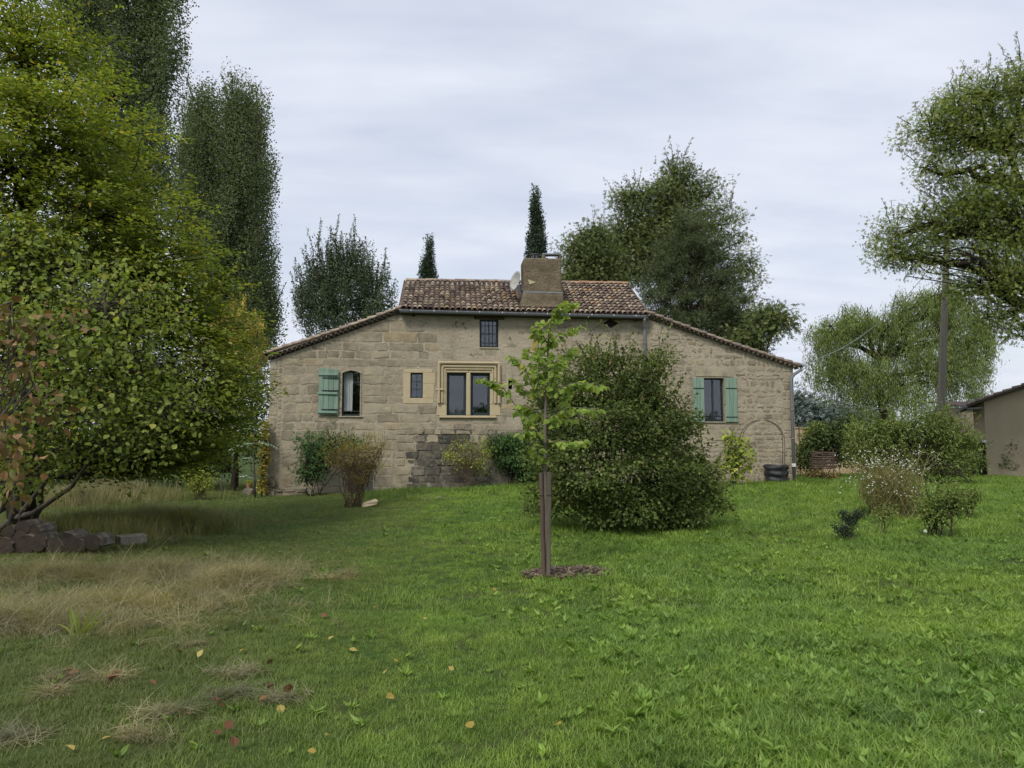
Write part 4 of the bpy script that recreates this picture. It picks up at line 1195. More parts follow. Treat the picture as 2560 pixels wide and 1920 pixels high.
# the hazel leaves that show largest are leaves of their own
def leaf_mesh(mat, shape, L, W, rnd, clu=0.5):
    a = Acc(); leaves(a, np.zeros((1, 3)), np.array([[0, 1.0, 0]]), np.array([[0, 0, 1.0]]), L, W, shape, np.array([rnd]), np.array([clu]))
    return a.mesh('leaf', mat)
def leaf_obj(me, parent, pos, D, N, sc=1.0, name='leaf'):
    D = unit(np.asarray(D, float)); S = unit(np.cross(D, np.asarray(N, float))); Nn = np.cross(S, D)
    M = Matrix(((S[0]*sc, D[0]*sc, Nn[0]*sc, pos[0]), (S[1]*sc, D[1]*sc, Nn[1]*sc, pos[1]), (S[2]*sc, D[2]*sc, Nn[2]*sc, pos[2]), (0, 0, 0, 1)))
    o = bpy.data.objects.new(name, me); o.parent = parent; o.matrix_local = M; COL.objects.link(o)
    return o
HL = [leaf_mesh(ML['hazel'], 'o', 0.085, 0.075, (k + .5) / 12, 0.3 + 0.05 * k) for k in range(12)]
for k in range(260):
    px, py = rng.uniform(0, 470), rng.uniform(560, 1130)
    if px > 250 + (py - 560) * 0.5: continue
    p = P(px, py, rng.uniform(8.6, 9.8)) - hzg
    leaf_obj(HL[rng.integers(12)], hz, p, rng.normal(0, 0.7, 3) + [0.3, -0.2, -0.6], rng.normal(0, 0.5, 3) + [0, -0.5, 0.8], rng.uniform(0.7, 1.15))

# ---- left side, far
plant('poplar_tree', 'tallest dark poplar behind the hornbeam, its top out of view', 'tree', (290, 1180), 34,
      [(290, -250, 140, 200), (300, -60, 165, 170), (200, 60, 110, 170), (370, 60, 95, 130), (390, 190, 75, 120), (310, 240, 120, 170), (360, 360, 85, 120), (300, 480, 110, 150), (380, 480, 50, 90), (310, 640, 90, 150)],
      ML['poplar'], 140000, (0.115, 0.10), 'd', 180, 0.9, an=(0.55, 0.55, 1.6), mode='up', gap=0.04, shell=0.4, trunk=0.45, depth=1.0, twig_r=0.03, nlim=20, shoots=(160, 1.3, 40, 1.6))
plant('poplar_tree', 'shorter full poplar with twin tops left of the house', 'tree', (560, 1180), 50,
      [(590, 265, 42, 60), (640, 320, 34, 70), (510, 290, 42, 62), (478, 370, 48, 90), (570, 400, 85, 120), (640, 470, 45, 120), (490, 520, 75, 130), (600, 570, 75, 150), (530, 680, 95, 150), (640, 690, 45, 130), (600, 820, 80, 120), (672, 800, 28, 80)],
      ML['poplar'], 170000, (0.14, 0.12), 'd', 170, 1.1, an=(0.55, 0.55, 1.7), mode='up', shell=0.42, trunk=0.5, depth=1.0, twig_r=0.03, nlim=20, shoots=(160, 1.3, 40, 1.6))
plant('ochre_tree', 'feathery ochre-green tree beside the left roof end', 'tree', (590, 1200), 29,
      [(590, 790, 60, 70), (620, 850, 60, 70), (560, 860, 80, 90), (640, 900, 30, 50), (590, 940, 70, 60)],
      ML['ochre'], 16000, (0.12, 0.035), 'd', 60, 0.5, mode='weep', shell=0.4, trunk=0.1, bark='grey', twig_r=0.01, nlim=25)
plant('shady_tree', 'dark green shrubby tree beside the left house corner', 'tree', (585, 1215), 27.5,
      [(600, 960, 70, 80), (640, 1020, 32, 70), (560, 1060, 90, 80), (620, 1110, 45, 70), (480, 1100, 90, 90), (400, 1060, 100, 100)],
      ML['shade'], 16000, (0.13, 0.08), 'd', 46, 0.5, mode='ball', trunk=0.12, twig_r=0.012, nlim=25)
plant('shady_hedge', 'dark shady hedge growing behind the dry grass', 'hedge', (180, 1195), 30,
      [(k, 1130 + 12 * ((k // 60) % 3), 80, 70, (k % 7) * 0.3) for k in range(-60, 560, 62)] + [(k, 1010, 90, 90, 1.5) for k in range(-40, 500, 90)],
      ML['shade'], 26000, (0.16, 0.10), 'd', 50, 0.6, mode='ball', trunk=0.06, stems=8, spread=2.5, twig_r=0.015, nlim=10)
plant('bay_tree', 'dark evergreen with upright shoots behind the left wing roof', 'tree', (860, 1190), 37,
      [(800, 780, 60, 70), (870, 740, 80, 100), (935, 770, 50, 70), (792, 665, 9, 62), (830, 650, 12, 64), (850, 655, 8, 62), (888, 650, 11, 66), (905, 690, 10, 50), (765, 770, 30, 60), (978, 765, 8, 44), (958, 710, 8, 56), (748, 735, 8, 52), (925, 670, 10, 66), (772, 690, 8, 46), (870, 690, 30, 60), (815, 720, 34, 60), (870, 880, 110, 90)],
      ML['laurel'], 40000, (0.14, 0.06), 'd', 60, 0.5, an=(0.55, 0.55, 1.3), mode='up', shell=0.45, trunk=0.2, twig_r=0.015, nlim=20, shoots=(170, 1.25, 44, 2.6))
def cypress(label, apx, apy, hw, ybase_half, Y, seed):
    lob = []
    for k in range(9):
        t = (k + 0.6) / 9.0
        lob.append((apx + rng.normal(0, 1.2), apy + 12 + t * (1000 - apy) * 0.8, max(5, 1.2 * hw * min(1, (t * (1000 - apy) * 0.8 / ybase_half)) ** 0.75), 55))
    plant('cypress_tree', label, 'tree', (apx, 1180), Y, lob, ML['cypress'], 30000, (0.17, 0.06), 'd', 40, 0.36, an=(0.5, 0.5, 1.6), mode='up', shell=0.45, trunk=0.12, depth=1.0, twig_r=0.01, nlim=6, group='cypresses behind the roof')
cypress('slim dark cypress tip behind the left end of the ridge', 1071, 612, 17, 80, 44, 1)
cypress('tall dark cypress rising behind the chimney', 1341, 474, 23, 150, 41, 2)
plant('ash_tree', 'small leafy ash behind the roof between chimney and pine', 'tree', (1470, 1190), 50,
      [(1465, 640, 60, 65), (1440, 690, 45, 40), (1510, 680, 45, 55), (1480, 600, 35, 40), (1470, 760, 80, 80)],
      ML['ash'], 20000, (0.26, 0.18), 's', 30, 0.9, mode='ball', an=(1.2, 1.2, 0.6), shell=0.45, trunk=0.2, twig_r=0.02, nlim=25, shoots=(60, 1.4, 12, 0.9))
plant('ash_tree', 'tall airy ash with thin bare twigs behind the pine', 'tree', (1700, 1190), 54,
      [(1590, 560, 55, 55), (1560, 500, 30, 30), (1700, 470, 60, 55), (1650, 520, 60, 60), (1590, 480, 28, 26), (1690, 420, 30, 24), (1770, 490, 45, 65), (1820, 560, 40, 60), (1560, 590, 45, 50), (1850, 650, 30, 60), (1870, 690, 28, 40), (1850, 780, 40, 60), (1730, 580, 110, 80), (1610, 650, 80, 60), (1550, 670, 50, 50), (1640, 600, 70, 60)],
      ML['ash'], 32000, (0.27, 0.18), 's', 60, 1.0, mode='ball', an=(1.2, 1.2, 0.5), shell=0.42, trunk=0.35, twig_r=0.03, nlim=60, twigs=1.0, shoots=(160, 1.5, 12, 0.8), lobewt=[1, .9, 1, 1, .9, .9, .45, .35, 1, .5, .6, .7, 1, 1, 1, 1])
plant('pine_tree', 'broad dark pine behind the right roof slope', 'tree', (1740, 1190), 46,
      [(1725, 570, 45, 40), (1700, 630, 85, 50), (1760, 640, 60, 50), (1690, 700, 110, 60), (1790, 700, 70, 60), (1680, 780, 120, 70), (1790, 770, 90, 70), (1720, 850, 160, 70), (1830, 830, 70, 60), (1740, 930, 180, 80), (1860, 870, 60, 50)],
      ML['pine'], 125000, (0.24, 0.04), 'd', 120, 0.8, an=(1.1, 1.1, 0.8), mode='tuft', shell=0.5, trunk=0.35, bark='brown', twig_r=0.03, nlim=20, shoots=(150, 1.0, 40, 0.6))
plant('thin_tree', 'thin spreading tree at the foot of the pine above the right wing roof', 'tree', (1900, 1190), 44,
      [(1930, 785, 40, 36), (1965, 800, 26, 22), (1900, 810, 40, 30), (1870, 850, 50, 30), (1935, 830, 30, 20)],
      ML['ash'], 3000, (0.30, 0.2), 's', 20, 0.7, mode='ball', an=(1.2, 1.2, 0.5), shell=0.4, trunk=0.14, twig_r=0.025, nlim=60, lobewt=[1, .8, 1, 1, .4])
plant('willow_tree', 'pale green weeping willow behind the utility pole', 'tree', (2250, 1190), 46,
      [(2070, 830, 60, 50), (2130, 800, 70, 45), (2210, 810, 80, 50), (2290, 760, 70, 50), (2360, 740, 60, 50), (2400, 800, 70, 60), (2450, 850, 40, 60), (2080, 910, 70, 60), (2160, 930, 80, 70), (2300, 880, 110, 80), (2400, 920, 70, 70), (2240, 970, 100, 40)],
      ML['willow'], 110000, (0.20, 0.042), 'd', 46, 0.95, gap=0.08, mode='weep', an=(3.0, 1, 1), shell=0.36, trunk=0.4, bark='dark', twig_r=0.03, nlim=25, trunkpts=[(2225, 1080), (2205, 1020), (2190, 960), (2200, 900)])
plant('roadside_tree', 'big spreading dark-limbed tree reaching in over the utility pole', 'tree', (2720, 1200), 26,
      [(2470, 240, 90, 60), (2390, 270, 60, 50), (2330, 330, 70, 65), (2420, 350, 90, 60), (2520, 330, 80, 80), (2310, 420, 35, 30), (2560, 190, 60, 60), (2620, 350, 90, 120), (2480, 440, 90, 60), (2400, 510, 80, 60), (2330, 560, 60, 50), (2240, 590, 55, 55), (2220, 640, 40, 35), (2300, 650, 60, 40), (2430, 620, 70, 55), (2540, 560, 80, 90), (2520, 690, 80, 60), (2450, 720, 70, 50), (2540, 800, 70, 45), (2600, 640, 80, 140), (2470, 790, 50, 30), (2440, 500, 70, 50), (2370, 430, 50, 40), (2500, 520, 70, 60)],
      ML['oak'], 50000, (0.14, 0.095), 's', 60, 0.6, mode='ball', an=(1.1, 1.1, 0.8), shell=0.34, gap=0.2, trunk=0.42, depth=0.9, twig_r=0.02, nlim=60, shoots=(200, 0.8, 14, 0.4),
      trunkpts=[(2680, 1000), (2640, 800), (2600, 620), (2560, 480), (2520, 380)], lobewt=[1, 1, 1, 1, 1, .8, 1, .7, 1, 1, 1, .8, .8, .9, 1, .8, 1, 1, .9, .7, .9, .9, .8, .9])
for (px, py, w_, Y_) in ((2010, 1030, 60, 85), (2090, 1050, 60, 90), (2170, 1055, 70, 95), (2480, 1040, 70, 90), (2380, 1060, 80, 92)):
    plant('far_tree', 'far tree with haze painted into its bluish leaves beyond the low wall and the willow', 'tree', (px, 1170), Y_, [(px, py, w_ * 0.7, 45), (px + 25, py + 30, w_, 45), (px - 25, py - 20, w_ * 0.45, 30)],
          ML['hazefar'], 3500, (0.6, 0.4), 's', 24, 1.4, mode='ball', trunk=0.3, twig_r=0.03, nlim=5, group='far trees beyond the garden')
# ------------------------------------------------------------------ shrubs and planting near the house
plant('large_shrub', 'large rounded shrub with reddish-tinged leaves in front of the right wing', 'shrub', (1560, 1318), None,
      [(x_, y_ + 6, rx_ * 0.84, ry_ * 0.92) + tuple(d_) for x_, y_, rx_, ry_, *d_ in [(1545, 945, 95, 65), (1435, 965, 75, 70, -0.2), (1625, 975, 60, 60, 0.2), (1385, 1060, 55, 90), (1500, 1040, 120, 100, -0.5), (1620, 1060, 110, 100, -0.2), (1670, 1120, 75, 80, 0.1), (1400, 1130, 70, 110, -0.2), (1500, 1180, 130, 90, -0.7), (1620, 1200, 120, 90, -0.6), (1720, 1220, 70, 70, 0), (1440, 1260, 80, 50, -0.4), (1560, 1270, 120, 50, -0.7), (1680, 1280, 80, 35, -0.4), (1750, 1190, 40, 40, 0.2), (1480, 900, 25, 35), (1640, 905, 22, 30), (1450, 885, 14, 22), (1770, 1240, 30, 45, 0.2), (1365, 1240, 30, 60, -0.2), (1380, 1010, 30, 50)]],
      ML['bush'], 56000, (0.08, 0.05), 'd', 130, 0.36, mode='ball', an=(1.2, 1.2, 0.42), shell=0.26, gap=0.2, trunk=0.035, stems=18, bark='dark', spread=0.45, twig_r=0.006, nlim=30, shoots=(280, 0.6, 18, 0.8))
plant('dark_shrub', 'dark glossy shrub against the wall below the arched window', 'shrub', (790, 1215), 24.0,
      [(770, 1110, 30, 28), (800, 1130, 38, 40), (830, 1105, 35, 18), (785, 1170, 30, 40), (760, 1180, 25, 25), (880, 1108, 50, 14)],
      ML['dkgreen'], 3800, (0.13, 0.04), 'd', 20, 0.26, mode='ball', trunk=0.02, stems=7, spread=0.15, twig_r=0.006, shoots=(40, 0.4, 12, 0.5))
plant('broom_bush', 'tawny broom bush with many upright stems before the cellar door', 'bush', (885, 1268), None,
      [(840, 1130, 38, 26), (890, 1125, 45, 28), (940, 1125, 36, 26), (860, 1160, 50, 32), (920, 1165, 45, 32), (890, 1200, 40, 26), (960, 1110, 14, 14)],
      ML['broom'], 4200, (0.05, 0.016), 'd', 22, 0.17, mode='up', trunk=0.011, stems=46, bark='brown', spread=0.12, twig_r=0.004, nlim=60, shell=0.6, shoots=(110, 0.4, 12, 1.5))
plant('rose_bush', 'open yellow-green rose bush against the dark wall base', 'bush', (1175, 1222), None,
      [(1135, 1130, 26, 20), (1180, 1120, 34, 24), (1215, 1130, 22, 26), (1160, 1155, 45, 20), (1200, 1165, 30, 20), (1120, 1150, 16, 14)],
      ML['yelgreen'], 1500, (0.07, 0.04), 'd', 12, 0.2, mode='ball', trunk=0.012, stems=11, bark='brown', spread=0.10, twig_r=0.004, shell=0.6, shoots=(50, 0.4, 9, 0.7))
plant('hellebore_clump', 'dark green fingered-leaf shrub left of the large shrub', 'shrub', (1280, 1215), None,
      [(1250, 1110, 36, 22), (1290, 1110, 34, 26), (1300, 1150, 45, 36), (1260, 1150, 26, 20), (1330, 1180, 36, 40)],
      ML['dkgreen'], 6400, (0.15, 0.04), 'd', 18, 0.2, mode='ball', trunk=0.02, stems=8, spread=0.15, twig_r=0.006)
plant('vine_shrub', 'young vine with large yellow-green leaves beside the rose arch', 'shrub', (1838, 1218), None,
      [(1830, 1095, 22, 25), (1845, 1130, 30, 30), (1815, 1150, 22, 30), (1870, 1150, 24, 18), (1840, 1180, 30, 22)],
      ML['yelgreen'], 480, (0.14, 0.12), 'o', 8, 0.25, mode='ball', trunk=0.03, stems=3, bark='dark', spread=0.08, twig_r=0.006)
plant('small_shrub', 'small yellowish shrub at the edge of the tall dry grass', 'shrub', (500, 1250), None,
      [(480, 1185, 26, 24), (510, 1195, 30, 24), (495, 1215, 34, 20)], ML['yelgreen'], 2800, (0.06, 0.03), 'd', 20, 0.14, trunk=0.012, stems=12, spread=0.1, bark='brown', twig_r=0.004)
plant('corner_vine', 'autumn-coloured creeper climbing the left house corner', 'climber', (655, 1240), 24.4,
      [(664, 1075, 8, 30), (662, 1130, 9, 40), (658, 1180, 10, 36), (655, 1225, 12, 24)], ML['ochre'], 1700, (0.09, 0.06), 'd', 14, 0.10, trunk=0.02, bark='dark', twig_r=0.004)
plant('feather_shrub', 'broad feathery green shrub at the foot of the utility pole', 'shrub', (2290, 1208), 25.5,
      [(2180, 1090, 45, 36), (2240, 1080, 55, 40), (2310, 1070, 55, 42), (2370, 1090, 50, 50), (2410, 1140, 34, 50), (2350, 1150, 70, 50), (2260, 1150, 80, 50), (2190, 1150, 45, 46), (2150, 1130, 30, 36)],
      ML['feather'], 20000, (0.16, 0.035), 'd', 32, 0.36, mode='ball', an=(1.2, 1.2, 0.6), trunk=0.03, stems=12, spread=1.0, twig_r=0.008, nlim=30, shoots=(200, 0.6, 22, 0.8))
plant('mixed_shrub', 'leafy bed shrub in front of the low beige wall', 'shrub', (2060, 1200), 30.5,
      [(2020, 1120, 30, 30), (2060, 1090, 40, 36), (2100, 1080, 30, 40), (2110, 1130, 30, 36), (2010, 1160, 26, 26), (2130, 1060, 24, 24)],
      ML['shade'], 6500, (0.14, 0.07), 'd', 22, 0.28, trunk=0.02, stems=9, spread=0.7, twig_r=0.006)
plant('yellow_shrub', 'yellow-green shrub behind the stick screen', 'shrub', (2045, 1200), 31.2,
      [(2040, 1085, 22, 24), (2065, 1100, 26, 20), (2030, 1110, 20, 14)], ML['yelgreen'], 2600, (0.14, 0.06), 'd', 20, 0.25, trunk=0.02, stems=6, spread=0.3, twig_r=0.006)
plant('low_bed_plant', 'low russet bedding plant at the foot of the stick screen', 'plant', (2045, 1205), 27.0,
      [(2030, 1185, 28, 12), (2070, 1190, 30, 10)], ML['hazeldry'], 900, (0.08, 0.05), 'd', 14, 0.14, trunk=0.008, stems=6, spread=0.3, twig_r=0.004)
plant('box_shrub', 'small leaning blackish box shrub standing alone on the lawn', 'shrub', (2118, 1352), None,
      [(2105, 1330, 20, 20), (2125, 1300, 18, 16), (2148, 1282, 14, 12), (2095, 1345, 14, 10), (2112, 1285, 8, 9)], ML['box'], 1500, (0.042, 0.024), 'd', 18, 0.075, mode='up', trunk=0.012, stems=6, spread=0.05, twig_r=0.003)
plant('lawn_shrub', 'loose green shrub with bare lower stems on the right lawn', 'shrub', (2345, 1342), None,
      [(2330, 1260, 36, 24), (2370, 1250, 30, 22), (2350, 1290, 44, 24), (2310, 1290, 22, 16), (2395, 1270, 20, 16)], ML['feather'], 2200, (0.055, 0.028), 'd', 20, 0.14, trunk=0.012, stems=12, spread=0.09, bark='dark', twig_r=0.004, shell=0.6, shoots=(70, 0.3, 12, 0.8))
plant('lawn_shrub', 'slight twiggy shrub behind the loose green lawn shrub', 'shrub', (2420, 1296), None,
      [(2405, 1240, 20, 20), (2432, 1235, 22, 16), (2415, 1262, 20, 14)], ML['feather'], 1500, (0.06, 0.03), 'd', 16, 0.13, trunk=0.012, stems=7, spread=0.07, bark='dark', twig_r=0.004)
plant('twiggy_sapling', 'thin twiggy sapling beside the box shrub', 'shrub', (2215, 1340), None,
      [(2205, 1285, 16, 14), (2225, 1275, 18, 12)], ML['feather'], 260, (0.05, 0.03), 'd', 9, 0.1, trunk=0.008, stems=5, spread=0.06, bark='brown', twig_r=0.003)
plant('wall_climber', 'thin brown-leaved climber trained on the barn wall', 'climber', (2534, 1196), 30.2,
      [(2530, 1120, 20, 22), (2515, 1150, 14, 26), (2548, 1145, 12, 20), (2535, 1165, 16, 20)], ML['shade'], 1300, (0.10, 0.06), 'd', 14, 0.16, trunk=0.025, stems=4, spread=0.06, bark='brown', twig_r=0.006)
# ailanthus-like sapling with long silvery fronds
tg = gp(638, 1246)
fr = thing('sumac_sapling', 'slender sapling with long silvery fern-like leaves beside the house corner', 'sapling', tg)
kY = tg[1]
stem = np.array([P(638, 1246, kY), P(637, 1200, kY), P(634, 1150, kY), P(633, 1110, kY), P(636, 1075, kY)])
Acc().tube(stem, [0.035, 0.03, 0.024, 0.018, 0.012], 7).build('stem', fr, BARK['grey'], smooth=True, off=tg)
for (tx, ty, si) in ((585, 1080, 4), (598, 1118, 3), (580, 1122, 3), (672, 1112, 3), (668, 1072, 4), (610, 1145, 2), (600, 1190, 1), (655, 1050, 4), (620, 1055, 4), (690, 1118, 3)):
    a = stem[si]; b = P(tx, ty, kY + rng.uniform(-0.5, 0.5))
    path = wob(a, b, 9, 0.02, 0.12)
    ac = Acc(); ac.tube(path, np.linspace(0.008, 0.003, 9), 4)
    for k in range(2, 9):
        d = unit(path[min(k + 1, 8)] - path[k - 1]); sd_ = unit(np.cross(d, [0, 0, 1.0]))
        for s in (-1, 1):
            leaves(ac, path[k][None], (d * 0.4 + sd_ * s + np.array([0, 0, -0.25]))[None], np.array([[0, -0.2, 1.0]]), 0.15, 0.05, 'd', np.array([rng.random()]), np.array([0.5]))
    ac.build('frond', fr, ML['silver'], off=tg)
# white gaura
lm('gaura', [(0, (0.07, 0.085, 0.028)), (0.5, (0.12, 0.12, 0.045)), (1, (0.20, 0.16, 0.08))], trans=0.3)
gg = gp(2230, 1290)
ga = thing('gaura_clump', 'airy grass-like clump dotted with small white flowers', 'plant', gg)
st = Acc(); fl = Acc(); fo = Acc()
kG = gg[1]
for k in range(420):
    b = gg + np.array([rng.normal(0, 0.28), rng.normal(0, 0.28), 0])
    tip = P(rng.normal(2228, 52), rng.uniform(1120, 1240), kG + rng.normal(0, 0.35))
    pth = wob(b, tip, 4, 0.06, 0.05)
    st.tube(pth, [0.004, 0.0035, 0.003, 0.002], 3, cap=False, rnd=rng.random())
    if rng.random() < 0.45:
        m_ = rng.integers(2, 6)
        pos = tip + rng.normal(0, 0.045, (m_, 3))
        leaves(fl, pos, rng.normal(0, 1, (m_, 3)), rng.normal(0, 1, (m_, 3)), 0.034, 0.026, 'd', rng.random(m_), np.full(m_, 0.5))
c_ = gg + np.array([0, 0, 0.5]) + cloud(6500) * [0.66, 0.5, 0.5]; c_ = c_[c_[:, 2] > gg[2] + 0.03]
leaves(fo, c_, rng.normal(0, 0.5, c_.shape) + [0, 0, 0.8], rng.normal(0, 1, c_.shape), 0.085, 0.014, 'd', rng.random(len(c_)), rng.random(len(c_)))
tag(st.build('stems', ga, ML['gaura'], off=gg), kind='stuff'); tag(fl.build('flowers', ga, ML['white'], off=gg), kind='stuff'); tag(fo.build('foliage', ga, ML['gaura'], off=gg), kind='stuff')
for (px, py, nm) in ((1960, 1240, 0), ):
    pass

# ------------------------------------------------------------------ the staked young tree
yg = gp(1368, 1444); Yt = yg[1]
yt = thing('young_tree', 'young lime tree with bright green leaves, tied to wooden stakes', 'tree', yg)
wood = Acc()
def bp(pts, dy=0.0, spread=0.0):
    n = len(pts)
    return np.array([P(px, py, Yt + dy * (k / max(1, n - 1))) for k, (px, py) in enumerate(pts)])
trunkp = bp([(1368, 1446), (1366, 1330), (1363, 1200), (1362, 1100), (1364, 1004), (1368, 940), (1370, 857), (1376, 802), (1392, 775), (1415, 762), (1440, 755)])
wood.tube(trunkp, [0.026, 0.024, 0.022, 0.020, 0.017, 0.014, 0.011, 0.009, 0.006, 0.004, 0.003], 8)
BR = [([(1362, 1010), (1346, 960), (1347, 900), (1344, 836), (1341, 815)], -0.15), ([(1358, 1114), (1333, 1073), (1314, 1050), (1269, 986), (1250, 958), (1218, 950), (1195, 945)], -0.5),
      ([(1360, 1016), (1337, 981), (1317, 931), (1298, 899), (1275, 890)], -0.3), ([(1366, 1068), (1383, 1041), (1420, 1018), (1466, 1020), (1500, 1024)], -0.5),
      ([(1365, 1000), (1392, 976), (1429, 958), (1475, 958), (1514, 963)], -0.3), ([(1368, 1109), (1397, 1100), (1429, 1106), (1461, 1100)], -0.5),
      ([(1366, 985), (1385, 945), (1400, 915), (1416, 880), (1440, 868)], 0.2), ([(1362, 1040), (1340, 1030), (1312, 1012), (1290, 1030)], 0.4), ([(1368, 930), (1390, 905), (1430, 880)], 0.5),
      ([(1370, 870), (1392, 840), (1420, 820), (1455, 815)], -0.2), ([(1361, 1110), (1340, 1080), (1320, 1075), (1300, 1085)], -0.3), ([(1362, 1150), (1345, 1135), (1335, 1110)], -0.2), ([(1365, 960), (1352, 905), (1350, 860)], 0.3),
      ([(1363, 1060), (1398, 1020), (1425, 985)], 0.4), ([(1362, 1090), (1372, 1060), (1400, 1045), (1430, 1050)], 0.3), ([(1364, 1000), (1380, 960), (1386, 920), (1392, 890)], -0.25), ([(1364, 1020), (1330, 985), (1300, 965), (1280, 945)], 0.25), ([(1366, 960), (1340, 930), (1322, 890), (1318, 868)], 0.2), ([(1370, 860), (1356, 835), (1350, 800)], -0.1), ([(1374, 815), (1395, 800), (1408, 790)], 0.1)]
LT = [leaf_mesh(ML['lime'], 'o', 0.115, 0.095, (k + .5) / 12, 0.3 + 0.03 * k) for k in range(12)]
YL = []
def strew(path, n, t0=0.15):
    L = np.linspace(t0, 1, n)
    idx = L * (len(path) - 1)
    for k, f in enumerate(idx):
        i0 = min(int(f), len(path) - 2); p = path[i0] + (path[i0 + 1] - path[i0]) * (f - i0)
        d = unit(path[i0 + 1] - path[i0])
        sd_ = unit(np.cross(d, [0, 0, 1.0]) + 1e-3) * (1 if k % 2 else -1)
        D = sd_ * rng.uniform(0.2, 0.9) + d * 0.35 + np.array([0, 0, -rng.uniform(0.3, 0.9)]) + rng.normal(0, 0.25, 3)
        N = np.array([0, -0.55, 0.6]) + rng.normal(0, 0.45, 3)
        q = p + D * 0.02 - yg
        YL.append((q, D, N, rng.uniform(0.5, 1.1) * (0.75 if f > 0.9 * (len(path) - 1) else 1.0)))
for pts, dy in BR:
    pth = bp(pts, dy)
    wood.tube(pth, np.linspace(0.008, 0.0025, len(pth)), 6)
    Lm = np.sum(np.linalg.norm(np.diff(pth, axis=0), axis=1))
    strew(pth, max(5, int(Lm / 0.021)))
strew(trunkp[4:], 70, 0.1)
rng.shuffle(YL)
for q, D, N, sc__ in YL[:300]: leaf_obj(LT[rng.integers(12)], yt, q, D, N, sc__)
a = Acc(); R_ = YL[300:]
if R_:
    S_ = np.array([r[3] for r in R_])
    leaves(a, np.array([r[0] for r in R_]), np.array([r[1] for r in R_]), np.array([r[2] for r in R_]), 0.115 * S_, 0.095 * S_, 'o', rng.random(len(R_)), 0.3 + 0.36 * rng.random(len(R_)))
    tag(a.build('inner_foliage', yt, ML['lime']), kind='stuff')
wood.build('trunk', yt, m_simple('young_bark', (0.11, 0.092, 0.07), (0.18, 0.155, 0.12), 8, 0.85, 0.4, 0.006), smooth=True, off=yg)
M_STAKE = m_simple('brown_stake', (0.075, 0.056, 0.044), (0.14, 0.108, 0.086), 3, 0.85, 0.5, 0.006, 0.2, stretch=(5, 5, 0.4))
M_STAKE2 = m_simple('grey_stake', (0.09, 0.072, 0.058), (0.16, 0.135, 0.11), 3, 0.9, 0.5, 0.006, 0.2, stretch=(5, 5, 0.4))
for (x0, y0, x1, y1, dY, m_, lab) in ((1360, 1444, 1353, 1182, -0.02, M_STAKE, 'reddish brown wooden stake left of the young tree trunk'), (1371, 1447, 1372.5, 1180, -0.07, M_STAKE2, 'greyish wooden stake right of the young tree trunk')):
    p0_, p1_ = P(x0, y0, Yt + dY), P(x1, y1, Yt + dY)
    sk = thing('tree_stake', lab, 'stake', p0_)
    a = Acc(); pts = wob(p0_ - [0, 0, 0.1], p1_, 8, 0.002); a.tube(pts, 0.026 + 0.001 * rng.random(8), 12)
    a.build('post', sk, m_, off=p0_)
    f = 0.78; q = p0_ + (p1_ - p0_) * f
    Acc().tube([q - [0, 0, 0.006], q + [0, 0, 0.008]], 0.029, 12).build('tie', sk, M_IRON, off=p0_)
# mulch ring
mg = gp(1420, 1436)
ch_ = Acc(); n = 2600
an_ = rng.uniform(0, 2 * math.pi, n); rr_ = np.sqrt(rng.random(n))
mx_ = mg[0] + 0.55 * rr_ * np.cos(an_) * 1.0; my_ = mg[1] + 0.36 * rr_ * np.sin(an_) + 0.12 * (mx_ - mg[0])
pos = np.column_stack([mx_, my_, G(mx_, my_) + 0.03 + 0.03 * (1 - rr_) + rng.uniform(0, 0.012, n)])
leaves(ch_, pos, np.column_stack([np.cos(an_ * 7), np.sin(an_ * 7), rng.normal(0, 0.2, n)]), rng.normal(0, 0.3, (n, 3)) + [0, 0, 1], rng.uniform(0.04, 0.12, n), rng.uniform(0.008, 0.02, n), 'd', rng.random(n), rng.random(n))
M_MULCH = m_leaf('mulch_chip', [(0, (0.07, 0.05, 0.035)), (0.5, (0.17, 0.125, 0.09)), (1, (0.30, 0.235, 0.18))], trans=0.0)
tag(ch_.build('bark_mulch', None, M_MULCH), 'ring of straw-coloured bark mulch around the young tree', 'mulch', kind='stuff')
bd = Acc(); na = 40; an_ = np.linspace(0, 2 * math.pi, na, endpoint=False)
V = [(mg[0], mg[1], float(G(mg[0], mg[1])) + 0.06)]
for a_ in an_:
    x_ = mg[0] + 0.56 * math.cos(a_); y_ = mg[1] + 0.37 * math.sin(a_) + 0.12 * (x_ - mg[0]); V.append((x_, y_, float(G(x_, y_)) + 0.012))
bd.add(V, T=[(0, 1 + k, 1 + (k + 1) % na) for k in range(na)])
tag(bd.build('mulch_bed', None, m_simple('mulch_soil', (0.07, 0.052, 0.038), (0.15, 0.115, 0.085), 25, 1, 0.8, 0.02)), kind='structure')
MULCH = (mg[0], mg[1])

# ------------------------------------------------------------------ rose arch, compost bag, poppy, stick screen, trellis, low wall
ra = gp(1905, 1212); kA = ra[1]
archt = thing('rose_arch', 'thin dark metal garden arch against the right wing wall', 'garden arch', ra)
M_WIRE = m_simple('brown_wire', (0.03, 0.024, 0.02), (0.06, 0.045, 0.035), 10, 0.7, 0.2)
def hoop(x0, x1, ytop, dY):
    pts = []
    xm, hw = (x0 + x1) / 2, (x1 - x0) / 2; ysp = ytop + hw
    base = ra[2]
    p0_ = P(x0, 1200, kA + dY); p0_[2] = base; pts.append(p0_); pts.append(P(x0, ysp + 60, kA + dY))
    for k in range(15):
        t = math.pi * (1 - k / 14); pts.append(P(xm + hw * math.cos(t), ysp - hw * math.sin(t), kA + dY))
    pts.append(P(x1, ysp + 60, kA + dY)); p1_ = P(x1, 1200, kA + dY); p1_[2] = base; pts.append(p1_)
    return np.array(pts)
